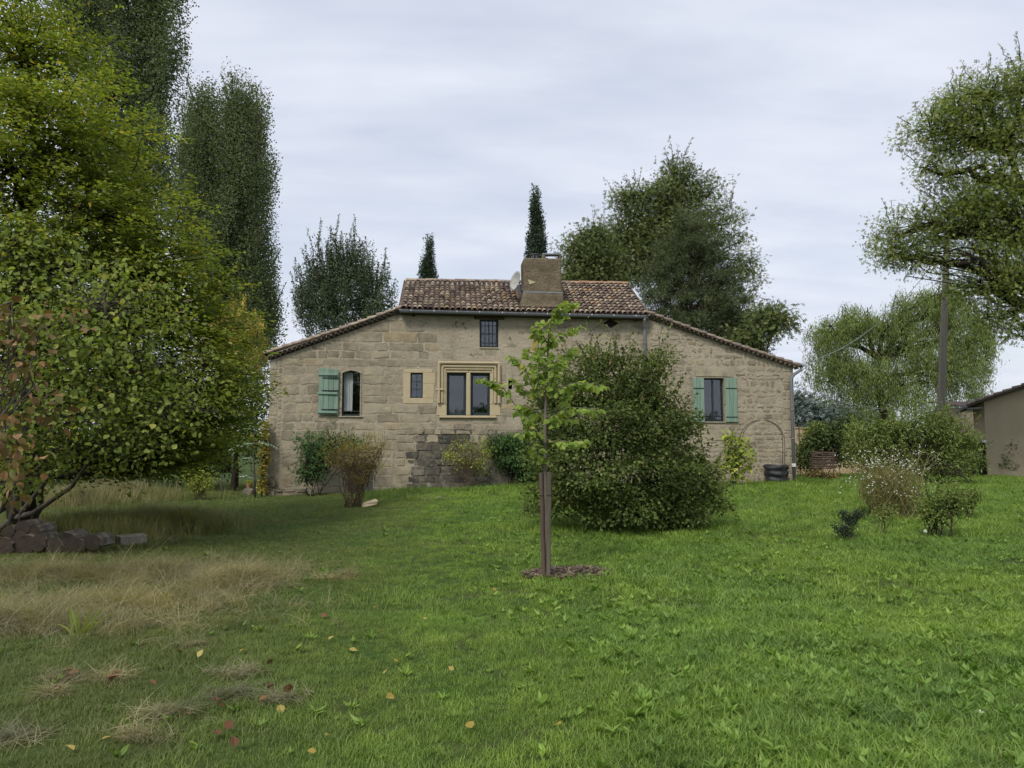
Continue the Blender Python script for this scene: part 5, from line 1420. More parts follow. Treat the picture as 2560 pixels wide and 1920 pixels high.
h1, h2 = hoop(1848, 1962, 1049, 0.0), hoop(1855, 1957, 1051, 0.35)
for h_ in (h1, h2): Acc().tube(h_, 0.011, 6).build('hoop', archt, M_WIRE, off=ra)
for k in (1, 4, 7, 11, 14, 17): Acc().tube([h1[k], h2[k]], 0.007, 5).build('rung', archt, M_WIRE, off=ra)
cg = gp(1942, 1208); kC = cg[1] + 0.25
cb_ = thing('plant_tub', 'crumpled black plastic planting tub beside the downpipe', 'tub', cg)
M_BLK = m_simple('black_plastic', (0.012, 0.012, 0.015), (0.022, 0.023, 0.028), 8, 0.38, 0.6, 0.03, 0.5)
a = Acc(); prof = [(0.34, 0.0), (0.38, 0.08), (0.37, 0.17), (0.32, 0.21), (0.38, 0.26), (0.39, 0.34), (0.37, 0.40), (0.33, 0.43), (0.39, 0.48), (0.40, 0.56), (0.38, 0.62), (0.33, 0.63), (0.30, 0.46)]
na = 20; V = []
for r_, z_ in prof:
    for j in range(na):
        t_ = 2 * math.pi * j / na; rj = r_ * (1 + 0.05 * math.sin(3 * t_ + z_ * 20) + rng.normal(0, 0.02))
        V.append((rj * math.cos(t_) * 1.05, rj * math.sin(t_) * 0.9, z_ + 0.02 * math.sin(2 * t_ + 5 * z_)))
Q = [(k * na + j, k * na + (j + 1) % na, (k + 1) * na + (j + 1) % na, (k + 1) * na + j) for k in range(len(prof) - 1) for j in range(na)]
a.add(V, Q=Q); a.build('tub', cb_, M_BLK, smooth=True)
a = Acc(); a.add([(0.31 * math.cos(t_), 0.27 * math.sin(t_), 0.47) for t_ in np.linspace(0, 6.283, 16, endpoint=False)] + [(0, 0, 0.49)], T=[(k, (k + 1) % 16, 16) for k in range(16)])
a.build('soil', cb_, m_simple('potting_soil', (0.02, 0.015, 0.01), (0.04, 0.03, 0.02), 20, 1))
pg = gp(1921, 1206); kP = pg[1]
pop = thing('poppy_flower', 'single red flower on a thin stem above the black tub', 'flower', pg)
a = Acc(); tp = P(1912, 1143, kP); a.tube([pg, P(1920, 1180, kP), tp], [0.008, 0.007, 0.005], 5); a.build('stem', pop, BARK['green'], off=pg)
a = Acc(); t_ = np.arange(7) * 0.9
leaves(a, np.repeat(tp[None], 7, 0), np.column_stack([np.cos(t_), np.sin(t_), np.full(7, 0.3)]), np.tile([[0, -0.3, 1.0]], (7, 1)), 0.085, 0.08, 'o', rng.random(7), np.full(7, .5))
a.build('petals', pop, m_leaf('red_petal', [(0, (0.35, 0.02, 0.015)), (1, (0.5, 0.05, 0.03))]), off=pg)
sg = P(2056, 1185, 28.6); sg[2] = float(G(sg[0], sg[1]))
sc_ = thing('stick_screen', 'low screen of stacked horizontal brown sticks', 'screen', sg)
M_STICK = m_simple('grey_stick', (0.075, 0.055, 0.042), (0.16, 0.125, 0.10), 7, 0.95, 0.6, 0.01, 0.1)
for k in range(8):
    y_ = 1130 + k * 5.6
    p0_ = P(2026 + rng.normal(0, 2), y_, 28.6); p1_ = P(2088 + rng.normal(0, 3), y_ + 1.5 + rng.normal(0, 1), 28.6)
    Acc().tube(wob(p0_, p1_, 7, 0.012), 0.035 + 0.006 * rng.random(7), 7).build('stick', sc_, M_STICK, smooth=True, off=sg)
for px in (2030, 2056, 2082):
    a_ = P(px, 1126, 28.5); b_ = a_.copy(); b_[2] = sg[2] - 0.1
    Acc().tube([b_, a_], 0.02, 6).build('post', sc_, M_STICK, off=sg)
tg2 = P(2010, 1190, 33.0); tg2[2] = float(G(tg2[0], tg2[1]))
tr = thing('trellis_fence', 'brown stick trellis standing before the low beige wall', 'trellis', tg2)
for px, yt_ in ((1997, 1062), (2013, 1075), (2022, 1072), (2032, 1078)):
    a_ = P(px, yt_, 33.0); b_ = a_.copy(); b_[2] = tg2[2] - 0.1
    Acc().tube([b_, a_], 0.025, 6).build('upright', tr, M_STICK, off=tg2)
for y_ in (1085, 1088):
    Acc().tube(wob(P(1992, y_, 33.05), P(2036, y_ - 2, 33.05), 5, 0.01), 0.022, 6).build('rail', tr, M_STICK, off=tg2)
wA_, wB_ = P(1975, 1069, 36), P(2240, 1092, 36)
lw_g = np.array([wA_[0], 36, float(G(wA_[0], 36))])
lw_ = thing('garden_wall', 'low beige rendered garden wall behind the trellis', 'wall', lw_g)
M_BEI = m_simple('beige_render', (0.42, 0.31, 0.19), (0.52, 0.40, 0.265), 1.5, 0.95, 0.4, 0.01, 0.1)
a = Acc(); zt0, zt1 = wA_[2], wB_[2]
V = [(wA_[0], 36, 0), (wB_[0], 36.4, 0), (wB_[0], 36.4, zt1), (wA_[0], 36, zt0), (wA_[0], 36.3, 0), (wB_[0], 36.7, 0), (wB_[0], 36.7, zt1), (wA_[0], 36.3, zt0)]
a.add(V, Q=[(0, 1, 2, 3), (3, 2, 6, 7), (0, 3, 7, 4), (1, 5, 6, 2)]); a.build('wall', lw_, M_BEI, off=lw_g)
a = Acc(); V2 = [(v[0], v[1] - 0.04 if i % 4 < 2 or i in (2, 3) else v[1] + 0.04, v[2]) for i, v in enumerate(V)]
a.add([(wA_[0], 35.95, zt0 + 0.002), (wB_[0], 36.35, zt1 + 0.002), (wB_[0], 36.35, zt1 + 0.06), (wA_[0], 35.95, zt0 + 0.06), (wA_[0], 36.35, zt0 + 0.002), (wB_[0], 36.75, zt1 + 0.002), (wB_[0], 36.75, zt1 + 0.06), (wA_[0], 36.35, zt0 + 0.06)], Q=[(0, 1, 2, 3), (3, 2, 6, 7), (0, 3, 7, 4)])
a.build('coping', lw_, M_BEI, off=lw_g)

# ------------------------------------------------------------------ barn at the right edge
YB = 30.4; BR_ = R(-28)
bg = P(2470, 1195, YB); bg[2] = float(G(bg[0], bg[1]))
barn = thing('garden_barn', 'low beige rendered barn with tiled gable roof at the lawn edge', 'barn', bg, BR_)
M_BARN = m_simple('barn_render', (0.36, 0.30, 0.21), (0.44, 0.37, 0.265), 0.9, 0.95, 0.4, 0.008, 0.1)
ez = P(2427, 1011, YB)[2] - bg[2]; ex = -0.62; slope = 0.36; xm = ex + 3.6; wR = 6.0
def zr(x): return ez + slope * (min(x, xm) - ex) - slope * max(0, x - xm)
a = Acc(); D = 6.0
fp_ = [(0, -0.3), (wR, -0.3), (wR, zr(wR) - 0.12), (xm, zr(xm) - 0.12), (0, zr(0) - 0.12)]
V = [(x, 0, z) for x, z in fp_] + [(x, D, z) for x, z in fp_]
a.add(V, T=[(0, 1, 2), (0, 2, 3), (0, 3, 4)], Q=[(0, 4, 9, 5), (1, 6, 7, 2)]); a.build('wall', barn, M_BARN)
a = Acc(); xs_ = [ex, xm, wR + 0.6]; V = []
for y_ in (-0.3, D + 0.2):
    for dz in (0, -0.1):
        for x_ in xs_: V.append((x_, y_, zr(x_) + dz))
a.add(V, Q=[(0, 1, 7, 6), (1, 2, 8, 7), (3, 4, 1, 0), (4, 5, 2, 1), (3, 9, 10, 4), (0, 6, 9, 3)])
rf = a.build('roof', barn, M_BOARD)
for k in range(12):
    x_ = ex + 0.32 * k
    tile_obj(TILES[int((0.3 + 0.5 * rng.random()) * NT)], rf, (x_, -0.22, zr(x_) + 0.005), (1, 0, slope - 0.05), (-slope, 0, 1), 'tile')
a = Acc(); gx = ex - 0.03; gz_ = ez - 0.06; V = []
for y_ in (-0.3, D): V += [(gx + 0.07 * math.cos(x), y_, gz_ + 0.07 * math.sin(x)) for x in np.linspace(math.pi, 2 * math.pi, 8)]
i = np.arange(7); a.add(V, Q=np.stack([i, i + 1, 8 + i + 1, 8 + i], 1)); a.add(V[:8], T=[(0, k, k + 1) for k in range(1, 7)]); a.build('gutter', barn, M_ZINC)
a = Acc(); a.tube([(gx, -0.2, gz_ - 0.05), (gx + 0.1, -0.15, gz_ - 0.12), (-0.06, -0.1, gz_ - 0.08), (-0.06, -0.1, gz_ - 0.35), (-0.06, -0.1, -0.05)], 0.055, 10); a.build('downpipe', barn, M_PVC, smooth=True)
zc = P(2465, 1103, YB)[2] - bg[2]
Acc().tube([(-0.06, -0.1, zc - 0.05), (-0.06, -0.1, zc + 0.05)], 0.075, 10).build('pipe_collar', barn, M_WHT)
bw = P(2414, 1190, 37); bw[2] = float(G(bw[0], bw[1]))
shed = thing('pale_outbuilding', 'pale rendered outbuilding wall glimpsed behind the water butt', 'shed', bw)
Acc().box((0, 0, -0.2), (2.2, 2.5, P(2440, 1018, 37)[2] - bw[2])).build('wall', shed, M_BARN)
a = Acc(); hz_ = P(2440, 1018, 37)[2] - bw[2]; a.add([(-0.2, -0.2, hz_ + 0.003), (2.4, -0.2, hz_ + 0.003), (2.4, 2.7, hz_ + 0.4), (-0.2, 2.7, hz_ + 0.4), (-0.2, -0.2, hz_ + 0.06), (2.4, -0.2, hz_ + 0.06), (2.4, 2.7, hz_ + 0.46), (-0.2, 2.7, hz_ + 0.46)], Q=[(0, 1, 5, 4), (4, 5, 6, 7), (0, 4, 7, 3), (0, 3, 2, 1)]); a.build('roof', shed, M_BOARD)
wbp = P(2448, 1194, 31.0); wbp[2] = float(G(wbp[0], wbp[1]))
wbt = thing('water_butt', 'tall black water butt in the shade beside the barn corner', 'water butt', wbp)
a = Acc(); zz_ = [0, 0.05, 0.4, 0.75, 1.1, 1.32, 1.36]; rr_ = [0.26, 0.29, 0.31, 0.32, 0.31, 0.29, 0.30]
a.tube([wbp + [0, 0, z] for z in zz_], rr_, 18); a.build('barrel', wbt, M_BLK, smooth=True, off=wbp)
a = Acc(); a.tube([wbp + [0, 0, 1.362], wbp + [0, 0, 1.40], wbp + [0, 0, 1.43]], [0.315, 0.315, 0.22], 18); a.build('lid', wbt, M_BLK, off=wbp)
# ------------------------------------------------------------------ pole and wires
pgd = P(2346, 1200, 31.5); pgd[2] = float(G(pgd[0], pgd[1]))
pole = thing('utility_pole', 'grey concrete utility pole half hidden by the spreading tree', 'utility pole', pgd)
M_POLE = m_simple('grey_pole', (0.20, 0.18, 0.15), (0.28, 0.25, 0.21), 2, 0.9, 0.4, 0.006, 0.1, stretch=(4, 4, 0.3))
tp = P(2368, 585, 31.5)
a = Acc(); n = 10
ps = np.array([pgd - [0, 0, 0.3] + (tp - pgd + [0, 0, 0.3]) * k / (n - 1) for k in range(n)])
V = []
for k in range(n):
    w_, d_ = 0.14 - 0.04 * k / (n - 1), 0.10 - 0.03 * k / (n - 1)
    V += [ps[k] + [-w_, -d_, 0], ps[k] + [w_, -d_, 0], ps[k] + [w_, d_, 0], ps[k] + [-w_, d_, 0]]
Q = [(4 * k + j, 4 * k + (j + 1) % 4, 4 * k + 4 + (j + 1) % 4, 4 * k + 4 + j) for k in range(n - 1) for j in range(4)] + [(4 * n - 4, 4 * n - 3, 4 * n - 2, 4 * n - 1)]
a.add(V, Q=Q); a.build('shaft', pole, M_POLE, off=pgd)
a = Acc(); a.tube([tp - [0.5, 0, 0.4], tp + [0.5, 0, -0.4]], 0.04, 6); a.build('cross_arm', pole, M_ZINC, off=pgd)
def wire(label, a_, b_, sag, r=0.012):
    n = 24; tt = np.linspace(0, 1, n)[:, None]
    p = a_ + (b_ - a_) * tt; p[:, 2] -= sag * (1 - (2 * tt[:, 0] - 1) ** 2)
    ac = Acc(); ac.tube(p, r, 5)
    w_ = ac.build('overhead_cable', None, M_ZINC, off=a_); w_.location = [float(v) for v in a_]
    tag(w_, label, 'cable')
wire('grey service cable running down from the pole to the house', tp - [0.1, 0, 0.5], H2W(F(1996, 912, 0.1)[None])[0], 0.9)
wire('thin low cable sagging between the house corner and the barn', H2W(F(1984, 965, 0.0)[None])[0], P(2428, 1008, YB), 0.55, 0.009)

# ------------------------------------------------------------------ log pile, blocks, iris, canes
M_BARKL = m_simple('log_bark', (0.05, 0.044, 0.037), (0.27, 0.24, 0.20), 7, 0.95, 0.9, 0.02, 0.1)
M_CUT = m_simple('log_cut_face', (0.028, 0.023, 0.019), (0.085, 0.068, 0.052), 5, 0.95, 0.5, 0.01, 0.1)
LOGS = [(10, 1372, 26, 'big dark split log at the end of the pile under the withered hazel'), (62, 1375, 30, 'round log at the bottom of the pile below two stacked logs'), (97, 1356, 24, 'log with pale bark resting against the middle of the pile'),
        (133, 1365, 27, 'dark round log on the ground between pale barked logs'), (168, 1358, 33, 'thick log with ragged pale bark on the ground'), (196, 1362, 20, 'small dark log squeezed between two pale ones'), (231, 1355, 24, 'short split log lying at the free end of the pile'),
        (40, 1345, 28, 'dark-ended round log in the second layer'), (80, 1338, 22, 'mossy log in the second layer of the pile'), (55, 1322, 25, 'pale log on top of the pile'), (88, 1328, 18, 'thin twisted branch log lying on top of the pile'), (20, 1330, 20, 'small log on top beside the hornbeam trunk')]
gl = gp(120, 1385)
for (px, py, r_, lab) in LOGS:
    Yl = gl[1] + (0.1 if py < 1350 else 0.0)
    c = P(px, py, Yl); rm_ = 0.85 * r_ * Yl / FPX
    c[2] = max(c[2], float(G(c[0], c[1])) + rm_ * 0.85)
    lg = thing('firewood_log', lab, 'log', c - [0, 0, rm_], 0, 'logs stacked under the hornbeam')
    dirn = unit(np.array([0.10 + rng.normal(0, 0.12), 1.0, rng.normal(0, 0.05)]))
    e1_ = unit(np.cross(dirn, [0, 0, 1.0])); e2_ = np.cross(dirn, e1_)
    na = 16; ph = rng.uniform(0, 6.28); V = []
    prof_ = 1 + 0.10 * np.sin(2 * np.arange(na) * 2 * math.pi / na + ph) + rng.normal(0, 0.05, na)
    for k in range(4):
        pz = c + dirn * (0.34 * k / 3); pp = prof_ + rng.normal(0, 0.03, na)
        for j in range(na):
            t_ = 2 * math.pi * j / na; V.append(pz + rm_ * pp[j] * (math.cos(t_) * e1_ + math.sin(t_) * e2_))
    Q = [(k * na + j, k * na + (j + 1) % na, (k + 1) * na + (j + 1) % na, (k + 1) * na + j) for k in range(3) for j in range(na)]
    o_ = c - [0, 0, rm_]
    a = Acc(); a.add(V, Q=Q); a.build('bark', lg, M_BARKL, off=o_)
    for k0, s in ((0, 1), (3 * na, -1)):
        a = Acc(); cc_ = np.mean(V[k0:k0 + na], axis=0)
        a.add(V[k0:k0 + na] + [cc_ - dirn * 0.012 * s], T=[(j, (j + 1) % na, na) for j in range(na)]); a.build('cut_face', lg, M_CUT, off=o_)
pb = gp(325, 1360); pb[2] -= 0.02
blk = thing('timber_block', 'squared pale timber block lying beside the log pile', 'block', pb, R(-38))
a = Acc(); a.bevbox((-0.07, -0.2, 0.0), (0.10, 0.25, 0.17), 0.015, jit=0.012); a.build('beam', blk, m_simple('pale_timber', (0.16, 0.145, 0.12), (0.30, 0.275, 0.235), 5, 0.9, 0.6, 0.01))
a = Acc(); a.bevbox((-0.065, -0.208, 0.005), (0.095, -0.202, 0.165), 0.003); a.build('cut_end', blk, M_CUT)
sb = gp(926, 1266)
o = Acc().bevbox((-0.19, -0.1, 0.0), (0.19, 0.1, 0.13), 0.03, jit=0.03).build('stone_block', None, M_CRM)
o.location = [float(v) for v in sb]; o.rotation_euler = (R(8), R(-12), R(20)); tag(o, 'pale loose stone block lying beside the broom bush', 'stone')
def iris(px, py, lab, n, hpx, wide, mat, fixed=None):
    b_ = gp(px, py); k = b_[1] / FPX
    th_ = thing('iris_clump', lab, 'plant', b_)
    for j in range(n):
        dx_ = (fixed[j][0] if fixed else rng.normal(0, wide)) * k; hz_ = (fixed[j][1] if fixed else hpx * rng.uniform(0.6, 1.1)) * k
        tip = np.array([dx_, rng.normal(0, 0.08), hz_]); base = np.array([dx_ * 0.12 + rng.normal(0, 0.03), rng.normal(0, 0.03), 0])
        m_ = 7; tt = np.linspace(0, 1, m_); pth = base + (tip - base) * tt[:, None]; pth[:, 2] += 0.22 * abs(dx_) * np.sin(math.pi * tt)
        w_ = 0.012 * np.array([0.7, 1, 1, 0.9, 0.7, 0.45, 0.05])
        sdv = np.array([0.85, 0.5, 0.0]); V = np.concatenate([pth - sdv * w_[:, None], pth + sdv * w_[:, None] ])
        i = np.arange(m_ - 1); a = Acc(); a.add(V, Q=np.stack([i, m_ + i, m_ + i + 1, i + 1], 1), rnd=rng.random(), clu=0.5); a.build('leaf', th_, mat)
iris(195, 1590, 'clump of long yellow-green sword leaves in the dry grass', 9, 80, 60, m_leaf('iris_leaf', [(0, (0.20, 0.25, 0.06)), (1, (0.32, 0.35, 0.10))]), [(-40, 70), (-8, 95), (12, 85), (45, 70), (70, 40), (110, 45), (-60, 30), (30, 45), (75, 75)])
iris(802, 1232, 'pale yellow variegated iris at the foot of the wall', 14, 34, 14, m_leaf('yellow_iris', [(0, (0.3, 0.28, 0.08)), (1, (0.45, 0.42, 0.18))]))
cg_ = gp(553, 1242); o = Acc().tube([cg_ - cg_, P(554, 1185, cg_[1]) - cg_], 0.018, 7).build('garden_cane', None, M_STICK); o.location = [float(v) for v in cg_]
tag(o, 'thin pale cane stuck in the lawn left of the sapling', 'cane')
# flower pot on a stone, left of the house corner
fp = P(622, 1225, 25.6); fp[2] = float(G(fp[0], fp[1]))
o = Acc().bevbox((-0.17, -0.13, -0.05), (0.17, 0.13, 0.2), 0.06, jit=0.03).build('rough_stone', None, M_DRK); o.location = [float(v) for v in fp]; tag(o, 'rough dark stone under the terracotta pot', 'stone')
pot = thing('flower_pot', 'small terracotta flower pot on the rough stone', 'pot', fp + [0, 0, 0.2])
M_TER = m_simple('terracotta', (0.30, 0.15, 0.085), (0.40, 0.22, 0.13), 8, 0.9, 0.2)
Acc().tube([(0, 0, 0), (0, 0, 0.12), (0, 0, 0.121), (0, 0, 0.165)], [0.06, 0.085, 0.095, 0.097], 14).build('pot', pot, M_TER)
a = Acc(); q = np.array([0, 0, 0.17]) + np.abs(cloud(60)) * [0.12, 0.12, 0.12] * rng.choice([-1, 1], (60, 3)) * [1, 1, 0] + np.array([0, 0, 0.06])
leaves(a, q, rng.normal(0, 1, (60, 3)), rng.normal(0, .5, (60, 3)) + [0, 0, 1], 0.07, 0.045, 'd', rng.random(60), rng.random(60)); a.build('foliage', pot, ML['yelgreen'])
# ------------------------------------------------------------------ lawn
def m_grass(name, stops, dry, dull, trans=0.3):  # dry: tone for the left side, parched turf plus painted shade
    m, nt, out = new_mat(name); b = NB(nt)
    oi = b.n('ShaderNodeObjectInfo')
    r = b.math('ADD', b.math('MULTIPLY', b.attr('rnd'), 0.6), b.math('MULTIPLY', oi.outputs['Random'], 0.4))
    col = b.ramp(r, stops)
    p = b.pos()
    n1 = b.noise(0.33, 4, 0.6, p, 0.4); n2 = b.noise(1.9, 4, 0.6, p)
    col = b.mix(b.ramp(n1, [(0.40, 0.0), (0.58, 1.0)]), b.mix(1.0, col, (0.86, 0.92, 0.88), 'MULTIPLY'), b.mix(1.0, col, (1.06, 1.05, 0.9), 'MULTIPLY'))
    col = b.mix(0.95, col, b.ramp(n2, [(0.32, (0.66, 0.70, 0.72)), (0.66, (1.25, 1.2, 1.1))]), 'MULTIPLY')
    # worn, drier turf on the left of the garden, with shade painted in darker
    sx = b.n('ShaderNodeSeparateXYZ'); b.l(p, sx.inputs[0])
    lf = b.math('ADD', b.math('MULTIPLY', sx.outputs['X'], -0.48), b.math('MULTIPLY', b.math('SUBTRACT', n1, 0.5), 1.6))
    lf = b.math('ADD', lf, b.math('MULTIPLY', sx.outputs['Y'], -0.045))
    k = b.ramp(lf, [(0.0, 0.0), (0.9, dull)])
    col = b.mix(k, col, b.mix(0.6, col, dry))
    pb_ = b.bsdf(col, 0.55, None, 0.3)
    t = b.n('ShaderNodeBsdfTranslucent'); b.l(b.mix(1.0, col, (1.5, 1.6, 0.7), 'MULTIPLY'), t.inputs['Color'])
    mxs = b.n('ShaderNodeMixShader'); mxs.inputs[0].default_value = trans
    b.l(pb_, mxs.inputs[1]); b.l(t.outputs[0], mxs.inputs[2]); b.l(mxs.outputs[0], out.inputs[0])
    return m
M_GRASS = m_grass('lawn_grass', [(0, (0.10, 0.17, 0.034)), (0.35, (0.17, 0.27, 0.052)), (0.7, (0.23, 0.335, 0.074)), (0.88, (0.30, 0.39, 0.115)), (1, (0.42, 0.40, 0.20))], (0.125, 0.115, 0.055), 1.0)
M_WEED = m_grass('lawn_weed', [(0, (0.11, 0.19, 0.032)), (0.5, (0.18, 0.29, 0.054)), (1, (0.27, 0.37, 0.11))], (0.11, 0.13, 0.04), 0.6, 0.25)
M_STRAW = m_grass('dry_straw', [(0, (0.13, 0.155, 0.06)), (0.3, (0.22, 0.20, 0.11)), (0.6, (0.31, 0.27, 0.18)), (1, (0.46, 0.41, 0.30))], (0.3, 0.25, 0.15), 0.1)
def blades(n, rad, h, w, lean, segs=3, curl=0.5, flop=0.0):
    V = []; Q = []; T = []; A = []; b0 = 0
    for _ in range(n):
        r = rad * math.sqrt(rng.random()); t = rng.uniform(0, 6.283)
        base = np.array([r * math.cos(t), r * math.sin(t), -0.01])
        hh = h * rng.uniform(0.45, 1.2); ww = w * rng.uniform(0.6, 1.3)
        dr = rng.uniform(0, 6.283); d = np.array([math.cos(dr), math.sin(dr), 0]); s = np.array([-d[1], d[0], 0])
        ln = lean * rng.uniform(0.2, 1.3)
        rn = rng.random()
        for k in range(segs + 1):
            f = k / segs
            p = base + d * hh * ln * f ** (1 + curl) + np.array([0, 0, hh * (f - flop * f * f)])
            wk = ww * (1 - f ** 1.6) * 0.5
            if k < segs: V += [p - s * wk, p + s * wk]; A += [rn, rn]
            else: V += [p]; A += [rn]
        for k in range(segs - 1): Q.append((b0 + 2*k, b0 + 2*k + 1, b0 + 2*k + 3, b0 + 2*k + 2))
        T.append((b0 + 2*segs - 2, b0 + 2*segs - 1, b0 + 2*segs))
        b0 += 2 * segs + 1
    return np.array(V), T, Q, np.array(A)
def blade_mesh(name, mat, *a, **k):
    V, T, Q, A = blades(*a, **k)
    return mesh_np(name, V, T, Q, {'rnd': A}, [mat])
def rosette(name, mat, n, L, W, up):
    a = Acc()
    t = rng.uniform(0, 6.283, n); D = np.column_stack([np.cos(t), np.sin(t), rng.uniform(*up, n)])
    leaves(a, np.zeros((n, 3)) + [0, 0, 0.015] + rng.normal(0, 0.012, (n, 3)) * [1, 1, 0.2], D, rng.normal(0, 0.25, (n, 3)) + [0, 0, 1], L * rng.uniform(0.6, 1.2, n), W * rng.uniform(0.7, 1.2, n), 'o', rng.random(n), np.full(n, .5))
    return a.mesh(name, mat)
def scatter(name, label, cat, pts, variants, rot, scl, idx):
    col = bpy.data.collections.new(name + '_pieces')
    for k, me in enumerate(variants):
        o = bpy.data.objects.new('%s_piece_%02d' % (name, k), me); col.objects.link(o)
    n = len(pts)
    me = bpy.data.meshes.new(name); me.vertices.add(n); me.vertices.foreach_set('co', np.asarray(pts, np.float32).ravel())
    for nm, ty, val, key in (('rot', 'FLOAT_VECTOR', rot, 'vector'), ('scl', 'FLOAT', scl, 'value'), ('idx', 'INT', idx, 'value')):
        at = me.attributes.new(nm, ty, 'POINT'); at.data.foreach_set(key, np.ascontiguousarray(val).ravel())
    o = bpy.data.objects.new(name, me); COL.objects.link(o)
    ng = bpy.data.node_groups.new(name + '_nodes', 'GeometryNodeTree')
    ng.interface.new_socket('Geometry', in_out='INPUT', socket_type='NodeSocketGeometry')
    ng.interface.new_socket('Geometry', in_out='OUTPUT', socket_type='NodeSocketGeometry')
    N, L = ng.nodes, ng.links
    gi, go = N.new('NodeGroupInput'), N.new('NodeGroupOutput')
    ip = N.new('GeometryNodeInstanceOnPoints'); ci = N.new('GeometryNodeCollectionInfo')
    ci.inputs['Collection'].default_value = col; ci.inputs['Separate Children'].default_value = True; ci.inputs['Reset Children'].default_value = True
    ip.inputs['Pick Instance'].default_value = True
    def na(nm, ty):
        x = N.new('GeometryNodeInputNamedAttribute'); x.data_type = ty; x.inputs['Name'].default_value = nm
        return x.outputs['Attribute']
    er = N.new('FunctionNodeEulerToRotation')
    L.new(na('rot', 'FLOAT_VECTOR'), er.inputs[0]); L.new(er.outputs[0], ip.inputs['Rotation'])
    L.new(na('scl', 'FLOAT'), ip.inputs['Scale']); L.new(na('idx', 'INT'), ip.inputs['Instance Index'])
    L.new(gi.outputs[0], ip.inputs['Points']); L.new(ci.outputs[0], ip.inputs['Instance']); L.new(ip.outputs[0], go.inputs[0])
    md = o.modifiers.new('scatter', 'NODES'); md.node_group = ng
    return tag(o, label, cat, kind='stuff')
def wedge(n, y0, y1, side=1.12):
    """random ground points inside the view wedge, density even over the ground"""
    out = np.zeros((0, 2))
    while len(out) < n:
        y = rng.uniform(y0, y1, n * 2); x = rng.uniform(-1, 1, n * 2) * 0.69 * y1 * side
        k = np.abs(x) < 0.69 * y * side + 0.6
        out = np.concatenate([out, np.column_stack([x[k], y[k]])])
    return out[:n]
def in_house(x, y):
    d = np.column_stack([x, y]) - P0[:2]
    u = d @ Uv[:2]; v = d @ Vv[:2]
    return (u > -0.1) & (u < uR + 0.1) & (v > -0.02)
# where the long dry grass grows
DRY = []
for (px, py, rx, ry) in ((120, 1440, 3.0, 1.3), (420, 1440, 1.7, 1.1), (600, 1460, 0.6, 0.6), (60, 1560, 1.8, 0.7), (300, 1520, 1.4, 0.7)):
    g_ = gp(px, py); DRY.append((g_[0], g_[1], rx, ry))
TALL = []
for (px, py, rx, ry) in ((230, 1330, 2.2, 2.0), (120, 1260, 2.4, 2.5), (380, 1320, 1.4, 1.2), (300, 1250, 2.6, 2.4), (460, 1325, 0.7, 0.8)):
    g_ = gp(px, py); TALL.append((g_[0], g_[1], rx, ry))
def inset(x, y, L):
    r = np.full(len(x), 9.0)
    for cx, cy, rx, ry in L: r = np.minimum(r, ((x - cx) / rx) ** 2 + ((y - cy) / ry) ** 2)
    return r
VG = [blade_mesh('grass_tuft', M_GRASS, 34, 0.10, 0.075, 0.0065, 0.8, 3, 0.7, 0.25) for _ in range(5)] + [blade_mesh('grass_tuft', M_GRASS, 26, 0.11, 0.11, 0.006, 1.0, 4, 0.9, 0.35) for _ in range(3)]
VG += [rosette('clover_patch', M_WEED, 26, 0.028, 0.024, (0.3, 1.6)) for _ in range(2)] + [rosette('dandelion_rosette', M_WEED, 9, 0.085, 0.022, (0.35, 1.1)) for _ in range(2)] + [rosette('plantain_rosette', M_WEED, 7, 0.07, 0.032, (0.5, 1.5)) for _ in range(2)]
NGR, NALL = 8, len(VG)
zones = [(15500, 3.2, 7.5, 0.85), (11000, 7.5, 13, 1.0), (13000, 13, 21, 1.25), (11000, 21, 34, 1.7)]
PT, SC, ID = [], [], []
for n, y0, y1, s in zones:
    q = wedge(n, y0, y1)
    x, y = q[:, 0], q[:, 1]
    k = ~in_house(x, y) & ((((x - MULCH[0]) / 0.5) ** 2 + ((y - MULCH[1] - 0.12 * (x - MULCH[0])) / 0.34) ** 2) > 1)
    k &= (inset(x, y, DRY) > 0.55) | (rng.random(n) < 0.75)
    x, y = x[k], y[k]; m = len(x)
    right = sstep((x + 0.15 * y - 0.6) / 2.0)
    pw = 0.012 + 0.24 * right
    isw = rng.random(m) < pw * (1.0 if y0 < 13 else 0.5)
    idx = np.where(isw, rng.integers(NGR, NALL, m), np.where(rng.random(m) < 0.25 + 0.25 * right, rng.integers(5, 8, m), rng.integers(0, 5, m)))
    sc = s * rng.uniform(0.7, 1.25, m) * (0.72 + 0.42 * right)
    patch = np.sin(x * 1.7 + 0.6 * np.sin(y * 1.1)) * np.sin(y * 1.3 + 1.0 + 0.7 * np.sin(x * .9))
    sc *= 1 + 0.22 * patch
    sc = np.where(isw, (0.5 + 0.5 * s) * rng.uniform(0.6, 1.2, m), sc)
    bare = (x < -0.3) & (np.sin(x * 2.3 + 1.3) * np.sin(y * 2.9 + 0.4 * x) > 0.62) & (y < 7.5)
    sc = np.where(bare, sc * 0.75, sc)
    PT.append(np.column_stack([x, y, G(x, y)])); SC.append(sc); ID.append(idx)
PT, SC, ID = np.concatenate(PT), np.concatenate(SC).astype(np.float32), np.concatenate(ID).astype(np.int32)
ROT = np.column_stack([rng.normal(0, 0.08, len(PT)), rng.normal(0, 0.08, len(PT)), rng.uniform(0, 6.283, len(PT))]).astype(np.float32)
scatter('lawn_grass', 'short green lawn grass with clover and dandelion leaves', 'grass', PT, VG, ROT, SC, ID)
